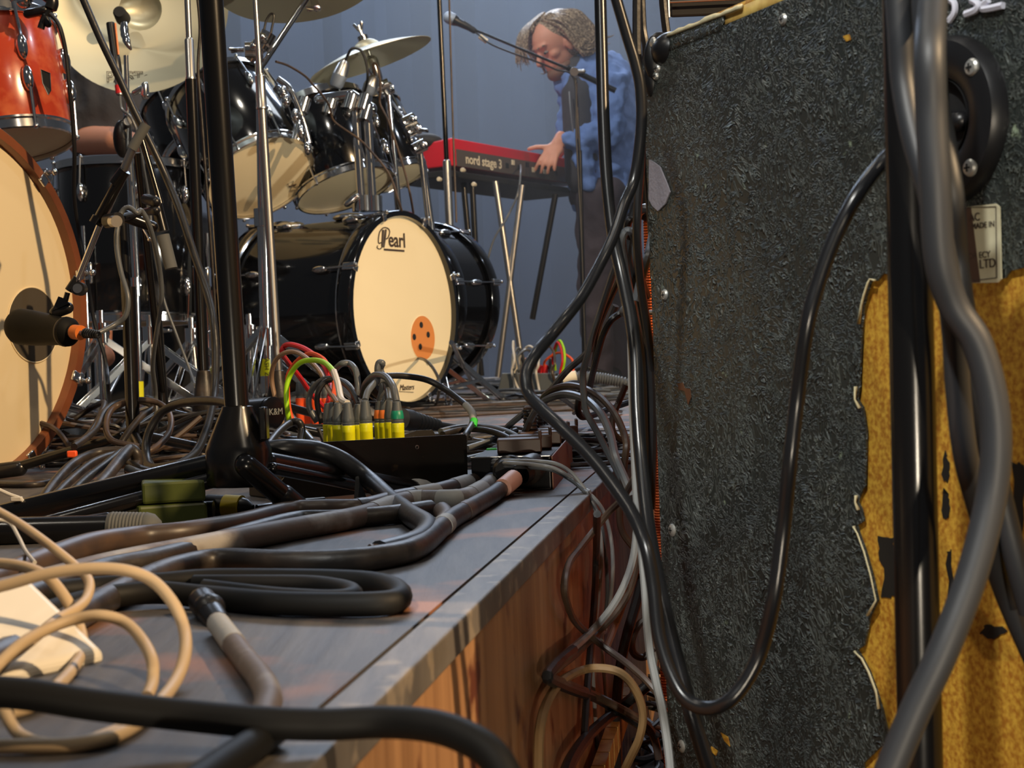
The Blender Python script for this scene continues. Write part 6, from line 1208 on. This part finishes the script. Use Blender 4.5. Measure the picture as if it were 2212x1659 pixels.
te = blob('t_shirt', [('c', q(1248, 205, -.09), q(1262, 380, -.08), .078, .09), ('c', q(1246, 150, -.05), q(1252, 200, -.08), .068, .078)], 'darkshirt', kp_, .012, 4)
b = MB(); b.tube(smoothpath([q(1230, 198, -.19), q(1233, 240, -.2), q(1238, 285, -.2)], 5), .004, 6); b.build('zip', 'steel', te)
tr = blob('trousers', [('e', q(1303, 425), (.165, .135, .10)), ('c', q(1300, 430, -.08), q(1288, 620, -.08), .125, .085), ('c', q(1288, 620, -.08), q(1290, 808, -.05), .085, .068), ('c', q(1312, 430, .08), q(1316, 620, .12), .125, .085), ('c', q(1316, 620, .12), q(1330, 806, .12), .085, .068)], 'trousers', kp_, .013, 4)
clothfold(tr, .09, .03, 2)
sho = blob('shoes', [('c', Vector((q(1290, 815, -.05).x, q(1290, 815, -.05).y, .05)), Vector((q(1262, 815, -.12).x, q(1262, 815, -.12).y-.05, .045)), .052, .044), ('c', Vector((q(1330, 815, .12).x, q(1330, 815, .12).y, .05)), Vector((q(1305, 815, .05).x, q(1305, 815).y-.02, .045)), .052, .044)], 'black', kp_, .01, 2)
hs_ = smoothpath([P(1200, 822, 4.9), P(1245, 815, 4.9), P(1290, 816, 4.9), P(1335, 824, 4.9), P(1385, 836, 4.9)], 8)
b = MB(); b.tube(hs_, .014, 12)
for i in range(2, len(hs_)-1): b.ring(hs_[i], hs_[i+1]-hs_[i-1], .0155, .004, 16, 6)
o = b.build('ribbed_hose', 'rubber_grey', None); tag(o, 'light grey ribbed conduit lying across the far cables', 'hose')
b = MB(); b.cyl(P(1215, 818, 4.86), P(1245, 812, 4.86), .018, n=16); b.build('pale_sleeve', 'print_white', o)
# --- drummer behind the big cymbal
DD = 5.35; q2 = lambda x, y, d=0: P(x, y, DD+d)
dp = thing('person', 'drummer in dark grey T-shirt half hidden behind the largest cymbal, bare forearms', 'person', (P(265, 800, DD).x, P(265, 800, DD).y, 0))
hc2 = q2(290, 40, .05); F2 = HF(Vector((.55, -.8, -.25)), Z); hp2, hq2 = head(None, hc2, F2, 1.0)
w1, w2 = q2(330, 325, -.34), q2(398, 330, -.15)
prims = hp2+[('c', q2(272, 110, .05), q2(268, 150, .05), .065, .09), ('c', q2(215, 175, .02), q2(330, 175, .05), .10, .10), ('c', q2(265, 190, .03), q2(265, 470, .06), .16, .15),
    ('c', q2(185, 190), q2(178, 305, -.03), .062, .055), ('c', q2(178, 305, -.03), q2(255, 305, -.25), .056, .050), ('c', q2(255, 305, -.25), w1, .050, .033),
    ('c', q2(348, 190, .03), q2(365, 300, .03), .060, .052), ('c', q2(365, 300, .03), w2, .052, .036),
    ('c', q2(255, 480, -.05), q2(210, 520, -.35), .10, .07), ('c', q2(210, 520, -.35), q2(215, 745, -.33), .06, .042), ('c', q2(300, 480, -.05), q2(436, 520, -.35), .10, .072), ('c', q2(436, 520, -.35), q2(448, 745, -.30), .062, .042),
    ('c', q2(215, 748, -.33)+Z*-.02, q2(225, 752, -.52)+Z*-.03, .04, .034), ('c', q2(448, 748, -.30)+Z*-.02, q2(458, 752, -.50)+Z*-.03, .04, .034)]
hand(prims, w1, (q2(380, 330, -.4)-w1), Vector((0, -.2, -1)), 1, .3, .9); hand(prims, w2, (q2(440, 330, -.25)-w2), Vector((0, -.2, -1)), 1, .3, .9)
prims += [('c', w1+Vector((.02, -.02, 0)), w1+Vector((.06, -.045, -.01)), .014, .011), ('c', w2+Vector((.02, -.02, 0)), w2+Vector((.06, -.045, -.01)), .014, .011)]
bo = blob('body', prims, 'skin', dp, .008, 3); face_bits(bo, hq2, F2)
blob('hair', [('e', hq2(-.02, 0, .05), (.104, .088, .085), F2), ('e', hq2(-.045, 0, .0), (.07, .086, .07), F2)], 'hair', dp, .009, 2)
s_ = blob('t_shirt', [('c', q2(210, 172, .02), q2(335, 172, .05), .125, .125), ('c', q2(262, 190, .03), q2(266, 460, .06), .185, .17), ('c', q2(190, 180), q2(178, 262, -.02), .098, .10), ('c', q2(345, 180, .03), q2(362, 262, .03), .09, .088)], 'darkshirt', dp, .012, 5)
clothfold(s_, .09, .035, 3)
tz = blob('shorts', [('c', q2(255, 480, -.05), q2(210, 520, -.35), .125, .09), ('c', q2(210, 520, -.35), q2(212, 590, -.34), .085, .075), ('c', q2(300, 480, -.05), q2(436, 520, -.35), .125, .095), ('c', q2(436, 520, -.35), q2(441, 590, -.34), .085, .075)], 'darkshirt', dp, .013, 4)
bc_ = thing('road_case', 'low black road case in the dark behind the pedals and stand legs', 'case', (P(340, 750, 6.1).x, P(340, 750, 6.1).y, 0))
b = MB(); f0, f1 = P(150, 750, 5.9), P(600, 750, 5.9); f0.z = f1.z = 0; b.hexa([f0, f1, f1+Vector((0, .5, 0)), f0+Vector((0, .5, 0))], [f0+Z*.62, f1+Z*.62, f1+Vector((0, .5, .62)), f0+Vector((0, .5, .62))]); b.build('body', 'blackmatte', bc_, smooth=False, bevel=.01)
th_ = thing('drum_stool', 'dark stool the drummer sits on, hidden low behind the drums', 'stool', (q2(270, 600, .1).x, q2(270, 600, .1).y, 0))
f = Vector((q2(270, 600, .1).x, q2(270, 600, .1).y, 0)); zt = q2(270, 560).z
b = MB(); b.lathe(f+Z*(zt-.06), Z, [(0, 0), (.17, .0), (.18, .02), (.18, .06), (.16, .08), (0, .085)], 32); b.build('seat', 'blackmatte', th_)
b = MB(); b.cyl(f+Z*.05, f+Z*(zt-.05), .015); b.build('post', 'chrome', th_); mic_legs(th_, f, .25, .2, 'chrome')
# ================================================================ stage haze filling the air at the back
hm = bpy.data.materials.new('stage_haze'); hm.use_nodes = True; nt_ = hm.node_tree; nt_.nodes.clear()
out = nt_.nodes.new('ShaderNodeOutputMaterial'); vs_ = nt_.nodes.new('ShaderNodeVolumeScatter'); vs_.inputs['Color'].default_value = (.85, .92, 1, 1); vs_.inputs['Density'].default_value = .095; vs_.inputs['Anisotropy'].default_value = .2
nt_.links.new(vs_.outputs[0], out.inputs['Volume'])
b = MB(); b.box((0, 8.65, 2.72), (12, 5.6, 5.4)); o = b.build('haze', hm, None, smooth=False); tag(o, 'thin blue stage haze hanging in the air around the keyboard player', 'haze', kind='stuff')
